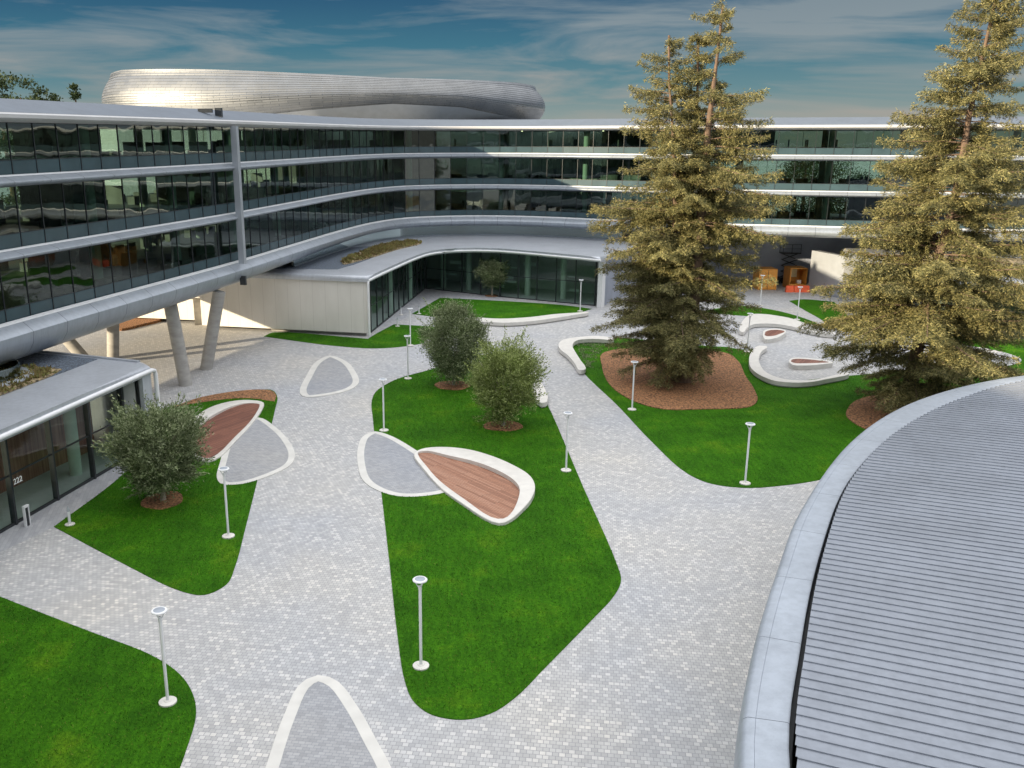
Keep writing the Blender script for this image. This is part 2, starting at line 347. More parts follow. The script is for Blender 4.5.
# ------------------------------------------------------------------ ground
bm = bmesh.new(); bmesh.ops.create_grid(bm, x_segments=4, y_segments=4, size=1200)
ground = bmobj('ground', bm, M['pavers']); tag(ground, kind='structure')
NOGRASS = []                                        # outlines of everything laid on the lawns
def lawn(px, closed=True, smooth=True, world=False, z=.03):
    P = px if world else GP(px)
    if smooth: P = crom(P, n=5, closed=True)
    o = prism('lawn', P, -.05, z, M['lawn']); tag(o, kind='structure'); return o
def rnd(pts, n=5): return crom(pts, n=n, closed=True)
def corners(segs):            # list of open smooth segments joined with sharp corners
    out = []
    for s in segs:
        c = crom(GP(s), n=5) if len(s) > 2 else GP(s)
        out += c if not out else c[1:] if abs(c[0][0]-out[-1][0])+abs(c[0][1]-out[-1][1]) < 1e-6 else c
    if abs(out[0][0]-out[-1][0])+abs(out[0][1]-out[-1][1]) < 1e-6: out.pop()
    return out
# centre lawn
lawn([(372, 400), (378, 390), (398, 379), (430, 370), (470, 358), (500, 353), (515, 358), (530, 376), (546, 402), (583, 487), (617, 565), (621, 581), (614, 596), (590, 622), (545, 668), (515, 698), (490, 714), (462, 720), (432, 715), (414, 702), (405, 682), (397, 632), (390, 568), (380, 480), (373, 420)])
# left lawn
lawn(corners([[(54, 527), (117, 480), (150, 445)], [(150, 445), (156, 412), (200, 400), (250, 391), (270, 390), (277, 396), (275, 410), (262, 462), (245, 530), (235, 567), (226, 585), (205, 595), (183, 592), (120, 562), (54, 527)]]), smooth=False, world=True)
# near lawn, bottom left
lawn([(-90, 560), (0, 597), (90, 632), (150, 655), (180, 675), (193, 695), (196, 715), (188, 745), (170, 790), (130, 850), (60, 900), (-150, 900), (-200, 700)])
# lawn under the tall fir
lawn([(583, 372), (574, 355), (573, 345), (585, 339), (620, 338), (690, 345), (760, 348), (860, 342), (930, 338), (1000, 334), (1080, 328), (1110, 380), (1060, 420), (960, 440), (880, 455), (852, 472), (815, 481), (780, 486), (745, 488), (712, 484), (688, 474), (652, 442), (618, 406)])
# courtyard corner lawns
lawn(corners([[(412, 314), (440, 298)], [(440, 298), (500, 301), (560, 305), (592, 309)], [(592, 309), (575, 314), (555, 318), (530, 322), (505, 323.5), (480, 323), (450, 319), (412, 314)]]), smooth=False, world=True)
lawn(corners([[(264, 336.5), (275, 332.5), (368, 339)], [(368, 339), (376, 334), (394, 324.5)], [(394, 324.5), (420, 326), (446, 328)], [(446, 328), (450, 333), (443, 338), (425, 343), (400, 347), (372, 348.5), (330, 345.5), (295, 341), (264, 336.5)]]), smooth=False, world=True)
lawn(corners([[(700, 312), (740, 306), (770, 309.5), (800, 317), (826, 327.5)], [(826, 327.5), (800, 322), (775, 317), (745, 316), (700, 312)]]), smooth=False, world=True)
lawn(corners([[(789, 301), (805, 299.5), (834, 302)], [(834, 302), (842, 309), (850, 318), (870, 330), (900, 336)], [(900, 336), (845, 330), (815, 316), (789, 301)]]), smooth=False, world=True)
# walkway strips along the glass
o = sheet('path', GP([(-60, 580), (-60, 540), (0, 533), (110, 470), (150, 440), (152, 447), (117, 481), (54, 527), (20, 543)]), .004, M['pavers_walk']); tag(o, kind='structure')
o = sheet('path', GP([(368, 335), (425, 287.5), (432, 287.5), (500, 296.5), (560, 301.5), (596, 305.5), (592, 309), (560, 305), (500, 301), (440, 298), (412, 314), (394, 324.5), (370, 338.5)]), .004, M['pavers_walk']); tag(o, kind='structure')
# plaza paving laid over the right-hand lawn
plaza = crom(GP([(742, 332), (747, 320), (790, 320), (835, 333), (870, 337), (930, 341), (997, 351), (1021, 359.5), (1008, 366), (900, 372), (827, 378), (792, 381), (766, 374), (755, 362), (762, 349), (745, 350), (728, 347), (728, 335)]), n=5, closed=True)
NOGRASS.append(plaza); o = prism('plaza_paving', plaza, 0, .036, M['pavers']); tag(o, kind='structure')
# mulch beds
def mulch(poly, name='mulch_bed', z=.09):
    NOGRASS.append(poly)
    o = prism(name, poly, -.02, z, M['mulch'], bev=.05, seg=2); tag(o, kind='structure')
mulch(rnd(GP([(604, 353), (602, 367), (608, 383), (621, 395), (642, 405), (665, 410), (700, 410), (747, 408), (757, 402), (754, 390), (745, 376), (738, 362), (724, 353), (677, 349), (630, 349)])))
mulch(rnd(GP([(847, 418), (848, 409), (857, 401), (885, 394), (925, 393), (950, 402), (945, 425), (900, 440), (866, 430)])))
mulch(corners([[(170, 408.5), (200, 398), (240, 391.2), (268, 390.2), (276, 395), (274.5, 402)], [(274.5, 402), (245, 398.5), (200, 403), (170, 408.5)]]), z=.05)
mulch(rnd(GP([(112, 328), (122, 321), (150, 319), (162, 321), (140, 327), (122, 331)])), z=.25)
def disc_poly(c, r, ry=None, n=26, jit=.06):
    ry = ry or r; return [(c[0]+r*math.cos(t)*(1+jit*math.sin(3*t+c[0])), c[1]+ry*math.sin(t)*(1+jit*math.cos(5*t))) for t in [2*math.pi*k/n for k in range(n)]]
TREES = {'t3': G(163, 501), 't1': G(453, 386), 't2': G(503, 426.5), 't0': G(492, 296)}
mulch(disc_poly(TREES['t3'], 1.05, 1.2)); mulch(disc_poly(TREES['t1'], 1.4, 1.3)); mulch(disc_poly(TREES['t2'], 1.3, 1.1)); mulch(disc_poly(TREES['t0'], .8, .8))

# ------------------------------------------------------------------ paved ovals with a pale border
def oval(px, width=.42):
    P = crom(GP(px), step=.45, closed=True); NOGRASS.append(P)
    o = prism('paved_oval', offset_poly(P, width*.5), 0, .040, M['pavers_fine']); tag(o, kind='structure')
    o = band('border_band', P, offset_poly(P, width), 0, .046, M['white_band']); tag(o, kind='structure')
oval([(330, 356), (345, 361), (356, 373), (358.5, 384), (349, 390.5), (328, 395.5), (306, 397.5), (300, 393), (306, 377), (317, 361.5)], .5)
oval([(258, 418), (276, 428), (290, 443), (295, 456), (290, 466), (270, 476), (242, 484.5), (223, 485), (217, 479), (220, 463), (228, 440), (240, 424)], .38)
oval([(375, 432), (390, 436), (418, 452), (443, 470), (456, 484), (448, 492), (425, 496.5), (400, 497), (380, 492), (364, 482), (358, 466), (358, 448), (364, 436)], .42)
oval([(318, 676), (336, 681), (356, 705), (376, 740), (393, 773), (402, 815), (330, 850), (250, 825), (266, 768), (284, 716), (301, 684)], .40)

# ------------------------------------------------------------------ leaf-shaped timber decks with white seat rims
def leaf_deck(outer, inner, zi, hfun, mat, label, group=None, name='timber_deck'):
    n = 72; NOGRASS.append(crom(outer, n=4, closed=True))
    def resamp(P):
        A = np.array(crom(P, n=6, closed=True)); A = np.vstack([A, A[:1]]); d = np.r_[0, np.cumsum(np.linalg.norm(np.diff(A, axis=0), axis=1))]
        s = np.linspace(0, d[-1], n+1)[:-1]; return np.stack([np.interp(s, d, A[:, k]) for k in (0, 1)], 1)
    O = resamp(outer); I = resamp(inner)
    # match the two loops by angle about the inner centre
    c = I.mean(0)
    def byang(P):
        a = np.unwrap(np.arctan2(P[:, 1]-c[1], P[:, 0]-c[0])); 
        if a[-1] < a[0]: P = P[::-1]; a = np.unwrap(np.arctan2(P[:, 1]-c[1], P[:, 0]-c[0]))
        k = np.argmin(np.abs(np.mod(a+math.pi, 2*math.pi)-math.pi)); P = np.roll(P, -k, 0); a = np.unwrap(np.arctan2(P[:, 1]-c[1], P[:, 0]-c[0]))
        P = np.vstack([P, P[:1]]); a = np.r_[a, a[0]+2*math.pi]; t = np.linspace(a[0], a[0]+2*math.pi, 121)[:-1]
        return np.stack([np.interp(t, a, P[:, 0]), np.interp(t, a, P[:, 1])], 1)
    O = byang(O); I = byang(I); N = len(O)
    root = empty(name, (c[0], c[1], 0), label, 'deck', group); L = lambda P, z: [(p[0]-c[0], p[1]-c[1], z) for p in P]
    h = np.array([hfun(p) for p in O])
    rows = [(O*1.0, -.02*np.ones(N)), (O, h-.03), (O+(I-O)*.06, h), (I+(O-I)*.12, h), (I, h-.02), (I, np.full(N, zi-.05))]
    m = MB(); v = []; f = []
    for P, z in rows: v += [(p[0]-c[0], p[1]-c[1], zz) for p, zz in zip(P, z)]
    for r_ in range(len(rows)-1):
        for i in range(N): f.append((r_*N+i, r_*N+(i+1) % N, (r_+1)*N+(i+1) % N, (r_+1)*N+i))
    m.add(v, f, True); m.build('rim', M['white_concrete'], root, 30)
    prism('decking', [(p[0]-c[0], p[1]-c[1]) for p in I+(O-I)*.05], 0, zi, mat, root)
    return root
d1o = GP([(414, 455), (422, 451), (440, 449.5), (465, 452), (490, 459), (513, 469), (529, 479), (535, 490), (531, 502), (522, 512), (511, 521), (500, 525), (487, 520.5), (463, 505), (442, 490), (425, 472)], .1)
d1i = GP([(418, 454), (427, 453), (447, 458), (480, 467), (508, 480), (519, 490), (518, 502), (510, 516), (502, 520.5), (492, 518.5), (465, 500.5), (440, 482), (427, 468)], .1)
d1x = G(414, 455)[0]
leaf_deck(d1o, d1i, .12, lambda p:   .14+.24*max(0, min(1, ((p[0]-d1x)*.8+(p[1]-47)*.45)/5.5)), M['deck_warm'], 'reddish timber deck with white raised rim on the centre lawn')
d2o = GP([(263, 402), (262, 410), (252, 424), (236, 441), (221, 456), (210, 461.5), (199, 460), (187, 448), (187, 430), (197, 418), (215, 407.5), (235, 402), (252, 400.5)], .1)
d2i = GP([(259.5, 404), (258.5, 409), (249, 423), (234, 438), (218, 454), (209, 459), (200, 457), (192, 445), (196, 431), (211, 419), (232, 408), (247, 403.8)], .1)
leaf_deck(d2o, d2i, .12, lambda p: .14+.24*max(0, min(1, (-17.0-p[0]+(p[1]-50)*.1)/3.5+.3)), M['deck_dark'], 'dark timber deck with white rim on the lawn behind the bushy left tree')
d3o = GP([(763, 333), (764, 330.5), (770, 328.7), (779, 328.6), (785, 330), (786, 331.5), (782, 335), (775, 338), (766, 339), (763, 336)], .45)
d3i = GP([(765, 333), (766, 331.3), (771, 329.7), (779, 329.6), (784, 330.7), (784, 332), (780, 333.5), (774, 335.5), (767, 336), (765, 335)], .45)
leaf_deck(d3o, d3i, .42, lambda p: .45, M['deck_dark'], 'smaller timber-topped white seat on the round plaza nearer the upper curved bench', name='timber_bench')
d4o = GP([(789, 360.5), (792, 357.8), (800, 357.5), (817, 358.8), (830, 361), (833, 362.5), (827, 363.5), (810, 365), (795, 365), (790, 363)], .45)
d4i = GP([(791, 360.5), (794, 358.8), (801, 358.5), (816, 359.8), (828, 361.5), (829, 362.2), (822, 362.6), (808, 363), (796, 363), (792, 362)], .45)
leaf_deck(d4o, d4i, .42, lambda p: .45, M['deck_dark'], 'long pointed timber-topped white seat in the middle of the round plaza', name='timber_bench')

# ------------------------------------------------------------------ curved white benches
def bench(px, label, h=.45, name='curved_bench'):
    P = GP(px, h); c = np.mean(P, 0)
    r = empty(name, (c[0], c[1], 0), label, 'bench', 'curved white benches of the courtyard')
    Q = crom([(p[0]-c[0], p[1]-c[1]) for p in P], n=4, closed=True)
    prism('seat', Q, .12, h, M['white_concrete'], r, bev=.03, seg=2)
    prism('base', [tuple(q) for q in offset_poly(Q, .07)], -.02, .127, M['concrete'], r)
    return r
bench([(434, 317), (441, 315.5), (455, 317), (480, 317.6), (500, 318.6), (530, 317), (555, 314), (576, 312.6), (588, 311.5), (588, 312.6), (576, 314.6), (555, 318), (530, 321.2), (505, 322.6), (480, 321.4), (455, 320.5), (440, 319)], 'long white curved bench along the lawn with the small slim tree')
bench([(559, 343), (565, 339), (580, 336.8), (595, 335.8), (613, 337.5), (612, 339.6), (592, 338.8), (578, 340), (572.5, 345), (575.5, 352), (580.5, 360), (585.5, 369), (580, 370), (574, 362), (566.5, 354), (560, 349)], 'hook-shaped white bench at the tip of the lawn left of the tall fir')
bench([(508, 349), (513, 347.5), (526, 360), (537, 375), (547, 401.5), (540.5, 402.5), (530, 380), (519, 362)], 'white bench strip behind the paler round tree on the centre lawn')
bench([(424, 342), (436, 336.5), (441, 338), (430, 343)], 'short white bench end at the lawn tip beside the round trees')
bench([(766, 346), (759, 345.6), (752, 351), (749, 360), (752, 369), (762, 376), (775, 380.6), (792, 382.5), (810, 382), (827, 379), (849, 374), (847, 372), (827, 377), (810, 380), (792, 380), (777, 377), (766, 372), (760, 364), (759, 357.5), (762, 351), (767, 347.5)], 'C-shaped white bench round the near side of the plaza')
bench([(747.5, 316), (752, 314), (765, 314), (777, 315.6), (790, 318), (802, 322), (817, 327), (832, 331), (835, 334), (827, 334), (815, 332), (802, 329), (790, 326), (777, 324), (765, 323.5), (755, 324), (748, 327), (743, 332), (740, 331), (741, 324), (744, 319)], 'broad white curved bench along the far side of the plaza')

# ------------------------------------------------------------------ the ring-shaped office building
PC = [(45, -10), (20, -8), (0, -7), (-12, -5), (-18.5, 1), (-21, 10), (-24, 20), (-26.2, 30), (-26, 40), (-24.23, 49.1), (-21.6, 59.4), (-17.54, 75.1), (-14.82, 87.9), (-11.7, 102.2), (-8.9, 111.5), (-5.6, 117), (-.5, 119.5), (6, 119.7), (12.5, 117.4), (18.3, 114), (27, 109.8), (38, 106.5), (49, 103.5), (65, 101), (90, 100), (120, 103)]  # unseen near-left stretch bent inward to shade the bottom-left lawn
PATH = np.array(crom(PC, step=2.0)); NP = len(PATH)
tng = np.gradient(PATH, axis=0); tng /= np.linalg.norm(tng, axis=1)[:, None]
NRM = np.stack([tng[:, 1], -tng[:, 0]], 1)                     # towards the courtyard
JOINT = int(np.argmin(np.abs(PATH[:, 1]-75.1)+np.abs(PATH[:, 0]+17.54)))
def off(i, o): return PATH[i]+NRM[i]*o
def sweep(name, prof, i0, i1, mat, parent, closed=True, sharp=30, caps=True):
    """prof: list of (offset, z) or function of the path index"""
    pf = prof if callable(prof) else (lambda i: prof); n = len(pf(i0)); v = []; f = []
    for i in range(i0, i1+1):
        for o_, z in pf(i): p = off(i, o_); v.append((p[0], p[1], z))
    K = i1-i0+1; rng_ = n if closed else n-1
    for a in range(K-1):
        for k in range(rng_): f.append((a*n+k, a*n+(k+1) % n, (a+1)*n+(k+1) % n, (a+1)*n+k))
    m = MB(); m.add(v, f, True)
    if closed and caps:
        m.f += [tuple(range(n)), tuple((K-1)*n+k for k in range(n))[::-1]]; m.sm += [False, False]
    ob = m.build(name, mat, parent, sharp); L = np.r_[0, np.cumsum(np.linalg.norm(np.diff(PATH[i0:i1+1], axis=0), axis=1))]; uv = ob.data.uv_layers.new(name='UVMap'); nf = (K-1)*rng_
    co = np.zeros((len(ob.data.loops), 2)); q = 0
    for a in range(K-1):
        for k in range(rng_):
            for (aa, kk) in ((a, k), (a, k+1), (a+1, k+1), (a+1, k)): co[q] = (L[aa]+i0*2+.07, kk*.3+.05); q += 1
    uv.data.foreach_set('uv', co.reshape(-1)); return ob
bld = empty('office_building', (PATH[JOINT][0], PATH[JOINT][1], 0), 'four-storey glass office building with white curved floor bands wrapping round the courtyard', 'building')
BX = bld.location.copy()
def under(o):                       # parent while keeping world coordinates
    o.parent = bld; o.matrix_parent_inverse = Matrix.Translation(-BX); return o
DEP = -22.
def soffz(i):
    t = max(0, min(1, (PATH[i][1]-45)/65)) if i < NP*.6 else 1
    return 6.05+1.05*t
def f2(i):
    s = soffz(i); return [(-.9, 8.38), (-.82, 8.46), (-.72, 8.44), (-.12, 7.98), (0, 7.85), (0, 7.72), (-.12, 7.72-(7.72-s)*.36), (-.45, 7.72-(7.72-s)*.68), (-1.0, 7.72-(7.72-s)*.92), (-1.8, s), (-3., s), (-3., 8.2)]
f3 = [(-.95, 12.40), (-.80, 12.44), (-.74, 12.41), (-.08, 12.20), (0, 12.13), (0, 12.07), (-.10, 11.99), (-.9, 11.84), (-2, 11.84), (-2, 12.38)]
f4 = [(q[0], q[1]+3.98) for q in f3]
fr = [(-2., 19.2), (-.9, 19.25), (-.1, 19.40), (0, 19.47), (0, 19.66), (-.1, 19.74), (-.2, 19.75), (-2, 19.75)]
for a, b in ((0, JOINT), (JOINT, NP-1)):
    for pf in (f2, f3, f4):
        under(sweep('floor_band', pf, a, b, M['fascia'], bld, sharp=28))
    for z in (12.44, 16.42): under(sweep('band_lip', [(-.86, z-.02), (-.86, z+.05), (-.66, z+.04), (-.64, z-.04)], a, b, M['white_metal'], bld))
    under(sweep('band_lip', [(-.86, 8.42), (-.86, 8.52), (-.64, 8.49), (-.62, 8.38)], a, b, M['white_metal'], bld))
    under(sweep('roof_edge', fr, a, b, M['roof_white'], bld))
under(sweep('roof', [(-.22, 19.76), (-3.2, 20.62), (DEP+3, 20.66), (DEP, 19.8), (DEP, 19.2), (-.9, 19.27)], 0, NP-1, M['roof_band'], bld, sharp=12))
for z0, z1 in ((7.6, 8.32), (11.86, 12.38), (15.84, 16.36)):
    under(sweep('floor_slab', [(-1.9, z0), (-1.9, z1), (DEP+.2, z1), (DEP+.2, z0)], 0, NP-1, M['interior_ceiling'], bld))
    under(sweep('floor_finish', [(-1.05, z1+.01), (-1.05, z1+.03), (DEP+.4, z1+.03), (DEP+.4, z1+.01)], 0, NP-1, M['interior_floor'], bld))
under(sweep('soffit', lambda i: [(-2.9, soffz(i)+.03), (-2.9, 7.58), (DEP, 7.58), (DEP, soffz(i)+.03)], 0, NP-1, M['soffit'], bld))
# post that marks the movement joint
def wpost():
    m = MB(); p = off(JOINT, .05); m.box((p[0], p[1], (8.4+19.3)/2), (.42, .5, 19.3-8.4), rz=math.atan2(tng[JOINT][1], tng[JOINT][0])); return m
under(wpost().build('joint_post', M['grey_metal'], bld))
m = MB(); p = off(JOINT, .01); m.box((p[0], p[1], 7.0), (.22, .5, .75), rz=math.atan2(tng[JOINT][1], tng[JOINT][0])); under(m.build('joint_cover', M['dark_metal'], bld))
m = MB(); p = off(JOINT, -1.2); m.box((p[0], p[1], 20.3), (.5, .5, .75)); m.box((p[0]-.9, p[1]-.6, 20.45), (1.1, .3, .3)); under(m.build('roof_vent', M['dark_metal'], bld))
# glazing: bays of five panes, each bay a window with its frame
LV = [(8.36, 11.84), (12.42, 15.84), (16.40, 19.26)]
def glazing(i0, i1, o_, z0, z1, rail, mat, name, frame=True, every=1, bar=.045):
    m = MB(); fm = MB(); rm = MB()
    for i in range(i0, i1):
        a, b = off(i, o_), off(i+1, o_); zz = z0+(.85 if rail else 0)
        m.add([(*a, zz), (*b, zz), (*b, z1), (*a, z1)], [(0, 1, 2, 3)])
        if rail: rm.add([(*a, z0), (*b, z0), (*b, zz-.02), (*a, zz-.02)], [(0, 1, 2, 3)])
        if frame:
            if (i-i0) % every == 0: fm.box((a[0], a[1], (z0+z1)/2), (bar, .09, z1-z0), rz=math.atan2(tng[i][1], tng[i][0]))
            for z in ((z0+.03, z1-.03) + ((zz,) if rail else ())): fm.seg((*a, z), (*b, z), .06, .035)
    w_ = under(m.build(name, mat, bld))
    def sub(q): q.parent = w_; return q
    if frame: sub(fm.build('frame', M['dark_metal'], w_))
    if rail: sub(rm.build('spandrel_glass', M['spandrel'], w_))
    return w_
for z0, z1 in LV:
    i = 0
    while i < NP-1:
        j = min(i+(8 if i < 40 else 5), NP-1)
        if i < JOINT < j: j = JOINT
        glazing(i, j, -1.0, z0, z1, True, M['glass'], 'window'); i = j
    for i in range(0, NP-1, 14): glazing(i, min(i+14, NP-1), DEP+.6, z0, z1, False, M['rear_glass'], 'rear_window', every=2)
# interior: columns, cores, ceiling lights
random.seed(3)
cm = 0
for i in range(34, NP-4, 5):
    for o_, rr in ((-3.6, .38), (-12., .38)):
        p = off(i, o_); m = MB()
        for z0, z1 in LV: m.tube([(p[0], p[1], z0), (p[0], p[1], z1)], rr, 12, False)
        under(m.build('interior_column', M['interior_column'], bld))
for k, i in enumerate(range(30, NP-12, 9)):
    a = i+random.randint(0, 2); b_ = a+random.choice((2, 3, 4)); o_ = random.uniform(-9.5, -7.5)
    lv = [z for z in LV if random.random() < .75] or [LV[0]]
    for z0, z1 in lv:
        under(sweep('core_wall', [(o_, z0+.02), (o_, z1-.02), (o_-4.5, z1-.02), (o_-4.5, z0+.02)], a, min(b_, NP-1), M['interior_wall'], bld))
m = MB()
for i in range(34, NP-3, 1):       # desks and partitions, low
    for z0, z1 in LV:
        for o_ in (-3.0, -6.2, -14., -17.):
            if random.random() < .45:
                p = off(i, o_); m.box((p[0], p[1], z0+.4), (1.5, .7, .72), rz=math.atan2(tng[i][1], tng[i][0]))
            if random.random() < .12:
                p = off(i, o_+.9); m.box((p[0], p[1], z0+.85), (.08, 1.6, 1.7), rz=math.atan2(tng[i][1], tng[i][0]))
fo = under(m.build('office_furniture', M['interior_wall'], bld)); fo['kind'] = 'stuff'
lm, nt, b = nodes('lamp_glow'); b.inputs['Base Color'].default_value = (.9, .8, .6, 1); b.inputs['Emission Color'].default_value = (1, .82, .5, 1); b.inputs['Emission Strength'].default_value = 3.
for i, lv, o_ in ((JOINT+24, 0, -4), (JOINT+29, 2, -5), (JOINT+27, 1, -6), (JOINT+34, 2, -4), (JOINT+6, 0, -5), (JOINT+36, 0, -4)):
    p = off(i, o_); m = MB(); m.lathe([(.001, 0), (.11, 0), (.11, .06), (.001, .06)], (p[0], p[1], LV[lv][1]-.12), 10); under(m.build('ceiling_light', M['lamp_glow'], bld))
# raking round concrete columns
def gcol(bx, by, tx, ty, r=.5):
    b_ = G(bx, by); s = 6.45
    t_ = ZD(tx, ty, b_[1]); k = (s-0)/max(t_[2], .1); X = b_[0]+(t_[0]-b_[0])*k
    m = MB(); m.tube([(b_[0], b_[1], -.1), ((b_[0]+X)/2, b_[1], s/2), (X, b_[1], s)], r, 28); under(m.build('column', M['concrete'], bld))
gcol(186, 385, 171, 308); gcol(206, 369, 219, 293); gcol(113, 362, 113, 335); gcol(88, 362, 62, 333)
for i in (70, 74, 78):
    p = off(min(NP-3, i), -5)
# a further core under the bridge: passage walls and solid ground floor behind
iL = int(np.argmin(np.abs(PATH[:, 0]-19)+np.abs(PATH[:, 1]-116))); iR = int(np.argmin(np.abs(PATH[:, 0]-62)+np.abs(PATH[:, 1]-101)))
under(sweep('passage_wall', [(-13, 0), (-13, 7.12), (-14, 7.12), (-14, 0)], iL-2, NP-1, M['passage_wall'], bld))
under(sweep('clerestory', [(-2.0, 5.5), (-2.0, 7.2), (-2.2, 7.2), (-2.2, 5.5)], JOINT+8, iL+1, M['rail_glass'], bld))
under(sweep('clerestory_frame', [(-1.9, 5.7), (-1.9, 5.98), (-2.1, 5.98), (-2.1, 5.7)], JOINT+8, iL+1, M['fascia'], bld))
# rear part of the building behind the left wing, carries the oval screen
rearp = [(-22, 128), (-16, 140), (8, 146), (22, 138), (34, 150), (20, 178), (-60, 178), (-66, 140), (-44, 122)]
o = under(prism('rear_block', rearp, 0, 20.4, M['soffit'], bld, bev=.3)); 

# ------------------------------------------------------------------ oval metal screen on the roof
def oval_screen():
    cx, cy, a, b_ = -20.6, 153., 34.2, 21.
    root = empty('roof_screen', (cx, cy, 20.4), 'long silvery oval metal screen standing on the roof behind the left wing', 'roof screen')
    N = 160; prof = []
    def interp(x, xs, ys): return float(np.interp(x, xs, ys))
    v = []; uv = []; rows = 17; per = 2*math.pi*30
    m = MB(); 
    X = [-54, -50, -34, -20, -9, 1, 10, 13.5]
    for r_ in range(rows+1):
        t = r_/rows
        for k in range(N):
            th = 2*math.pi*k/N; c_, s_ = math.cos(th), math.sin(th)
            e = .82; ux = math.copysign(abs(c_)**e, c_); uy = math.copysign(abs(s_)**e, s_)
            x = cx+a*ux
            zt = interp(x, X, [27.6, 27.9, 27.5, 26.9, 26.4, 26.3, 26.2, 26.0]); zb = interp(x, X, [20.6, 20.6, 20.7, 22.1, 22.9, 22.5, 20.9, 20.6])
            # belly: widest at 40 percent of the height, tucked in at top and bottom
            g = 1+.03*math.sin(math.pi*min(1, t/.9))-(.03*t**2)-.02*(1-t)**2
            z = zb+(zt-zb)*t
            step = .18*((t*rows*.5) % 1.0)
            v.append((a*ux*g-0, (b_*uy)*(g)-step*0, z-20.4))
    f = []
    for r_ in range(rows):
        for k in range(N): f.append((r_*N+k, r_*N+(k+1) % N, (r_+1)*N+(k+1) % N, (r_+1)*N+k))
    # laps: shift every second row outward so each course throws a line
    vv = []
    for r_ in range(rows):
        for e_ in (0, 1):
            for k in range(N):
                p = v[(r_+e_)*N+k]; n_ = math.hypot(p[0], p[1]) or 1; q = .03 if e_ == 0 else -.0
                vv.append((p[0]*(1+q/n_*2), p[1]*(1+q/n_*2), p[2]-(.0 if e_ else .02)))
    ff = []
    for r_ in range(rows*2-1):
        for k in range(N): ff.append((r_*N+k, r_*N+(k+1) % N, (r_+1)*N+(k+1) % N, (r_+1)*N+k))
    m.add(vv, ff, True)
    o = m.build('cladding', M['shingled_metal'], root, 50)
    uvl = o.data.uv_layers.new(name='UVMap'); lv = [l.vertex_index for l in o.data.loops]; cnt = 0
    for pi, p in enumerate(o.data.polygons):
        ks = [o.data.loops[l].vertex_index % N for l in p.loop_indices]; wrap = max(ks)-min(ks) > N/2
        for l in p.loop_indices:
            vi = o.data.loops[l].vertex_index; k = vi % N; k = k+N if (wrap and k < N/2) else k
            uvl.data[l].uv = (k/N*per, vi//N*.25)
    # plain lower skirt set back under the lifted edge
    m = MB(); v = []
    for t, g in ((0, .90), (1, .995)):
        for k in range(N):
            th = 2*math.pi*k/N; c_, s_ = math.cos(th), math.sin(th); e = .82; ux = math.copysign(abs(c_)**e, c_); uy = math.copysign(abs(s_)**e, s_)
            x = cx+a*ux; zb = interp(x, X, [20.6, 20.6, 20.7, 22.1, 22.9, 22.5, 20.9, 20.6])
            v.append((a*ux*g, b_*uy*g, (0 if t == 0 else zb-20.4)))
    m.add(v, [(k, (k+1) % N, N+(k+1) % N, N+k) for k in range(N)], True); m.build('lower_skirt', M['grey_metal'], root)
oval_screen()

# ------------------------------------------------------------------ front-left pavilion
def lerp2(a, b, t): return (a[0]+(b[0]-a[0])*t, a[1]+(b[1]-a[1])*t)
pavA = empty('glass_pavilion', (-22, 48, 0), 'low glass pavilion with grey metal roof edge tucked under the left wing', 'pavilion')
PA = Vector((-22, 48, 0))
def pa(o, P=None, pos=None):
    o.parent = P or pavA; o.matrix_parent_inverse = Matrix.Translation(-(pos or PA)); return o
ZA = 5.55
eF = [(-28.5, 12), (-25.4, 22), (-23.0, 31), (-20.85, 39.4), (-19.3, 46), (-17.95, 51.75)]
eN = [(-18.6, 52.6), (-27.8, 56.0), (-38, 60)]
pa(prism('roof_shell', eF+eN+[(-44, 40), (-44, 12)], 5.0, ZA, M['podium_shell'], pavA, bev=.32, seg=5, smooth=30))
# portal leg at the far end
leg = [(-17.98, 51.72), (-18.6, 52.57), (-27.8, 55.97), (-27.6, 55.3), (-19.9, 52.2), (-19.6, 50.7), (-18.3, 50.4)]
pa(prism('end_wall', [(-17.99, 51.70), (-18.62, 52.55), (-27.8, 55.95), (-27.6, 55.35), (-18.9, 52.0), (-18.45, 50.9), (-18.2, 50.85)], -.05, 5.02, M['podium_shell'], pavA))
tr = [(p[0]+.03, p[1], 5.22) for p in crom(eF, n=5)]+[(-17.86, 52.02, 5.12), (-17.84, 52.12, 4.9), (-17.84, 52.12, 0.)]
m = MB(); m.tube(tr, .13, 12); pa(m.build('edge_trim', M['white_metal'], pavA))
# roof gravel and planting, curb and drum
ri = [(-25.8, 30), (-23.75, 44.9), (-22.3, 50.0), (-21.6, 53.1), (-27.6, 55.2), (-37, 59), (-43, 40), (-43, 30)]
g_ = pa(prism('roof_gravel', ri, ZA-.02, ZA+.03, M['dark_gravel'], pavA)); g_['kind'] = 'stuff'
g_ = pa(prism('roof_planting', [(-25.6, 30), (-24.6, 38), (-23.6, 44.9), (-22.6, 49.0), (-22.6, 50.4), (-24.5, 51.0), (-27, 51), (-30, 50.5), (-33, 48), (-33, 30)], ZA+.02, ZA+.10, M['tan_gravel'], pavA)); g_['kind'] = 'stuff'
pa(prism('roof_lip', [(-18.8, 52.45), (-27.8, 55.85), (-38, 59.8), (-38, 59.6), (-27.75, 55.65), (-18.9, 52.25)], ZA-.1, ZA+.10, M['grey_metal'], pavA))
m = MB(); m.lathe([(2.1, 0), (2.1, .75), (2.0, .8)], (-26.2, 48.2, ZA), 40); pa(m.build('roof_drum', M['rail_glass'], pavA))
m = MB(); m.lathe([(2.75, 0), (2.75, .16), (2.4, .2), (2.2, .2), (2.2, 0)], (-26.2, 48.2, ZA), 40); pa(m.build('drum_kerb', M['grey_metal'], pavA))
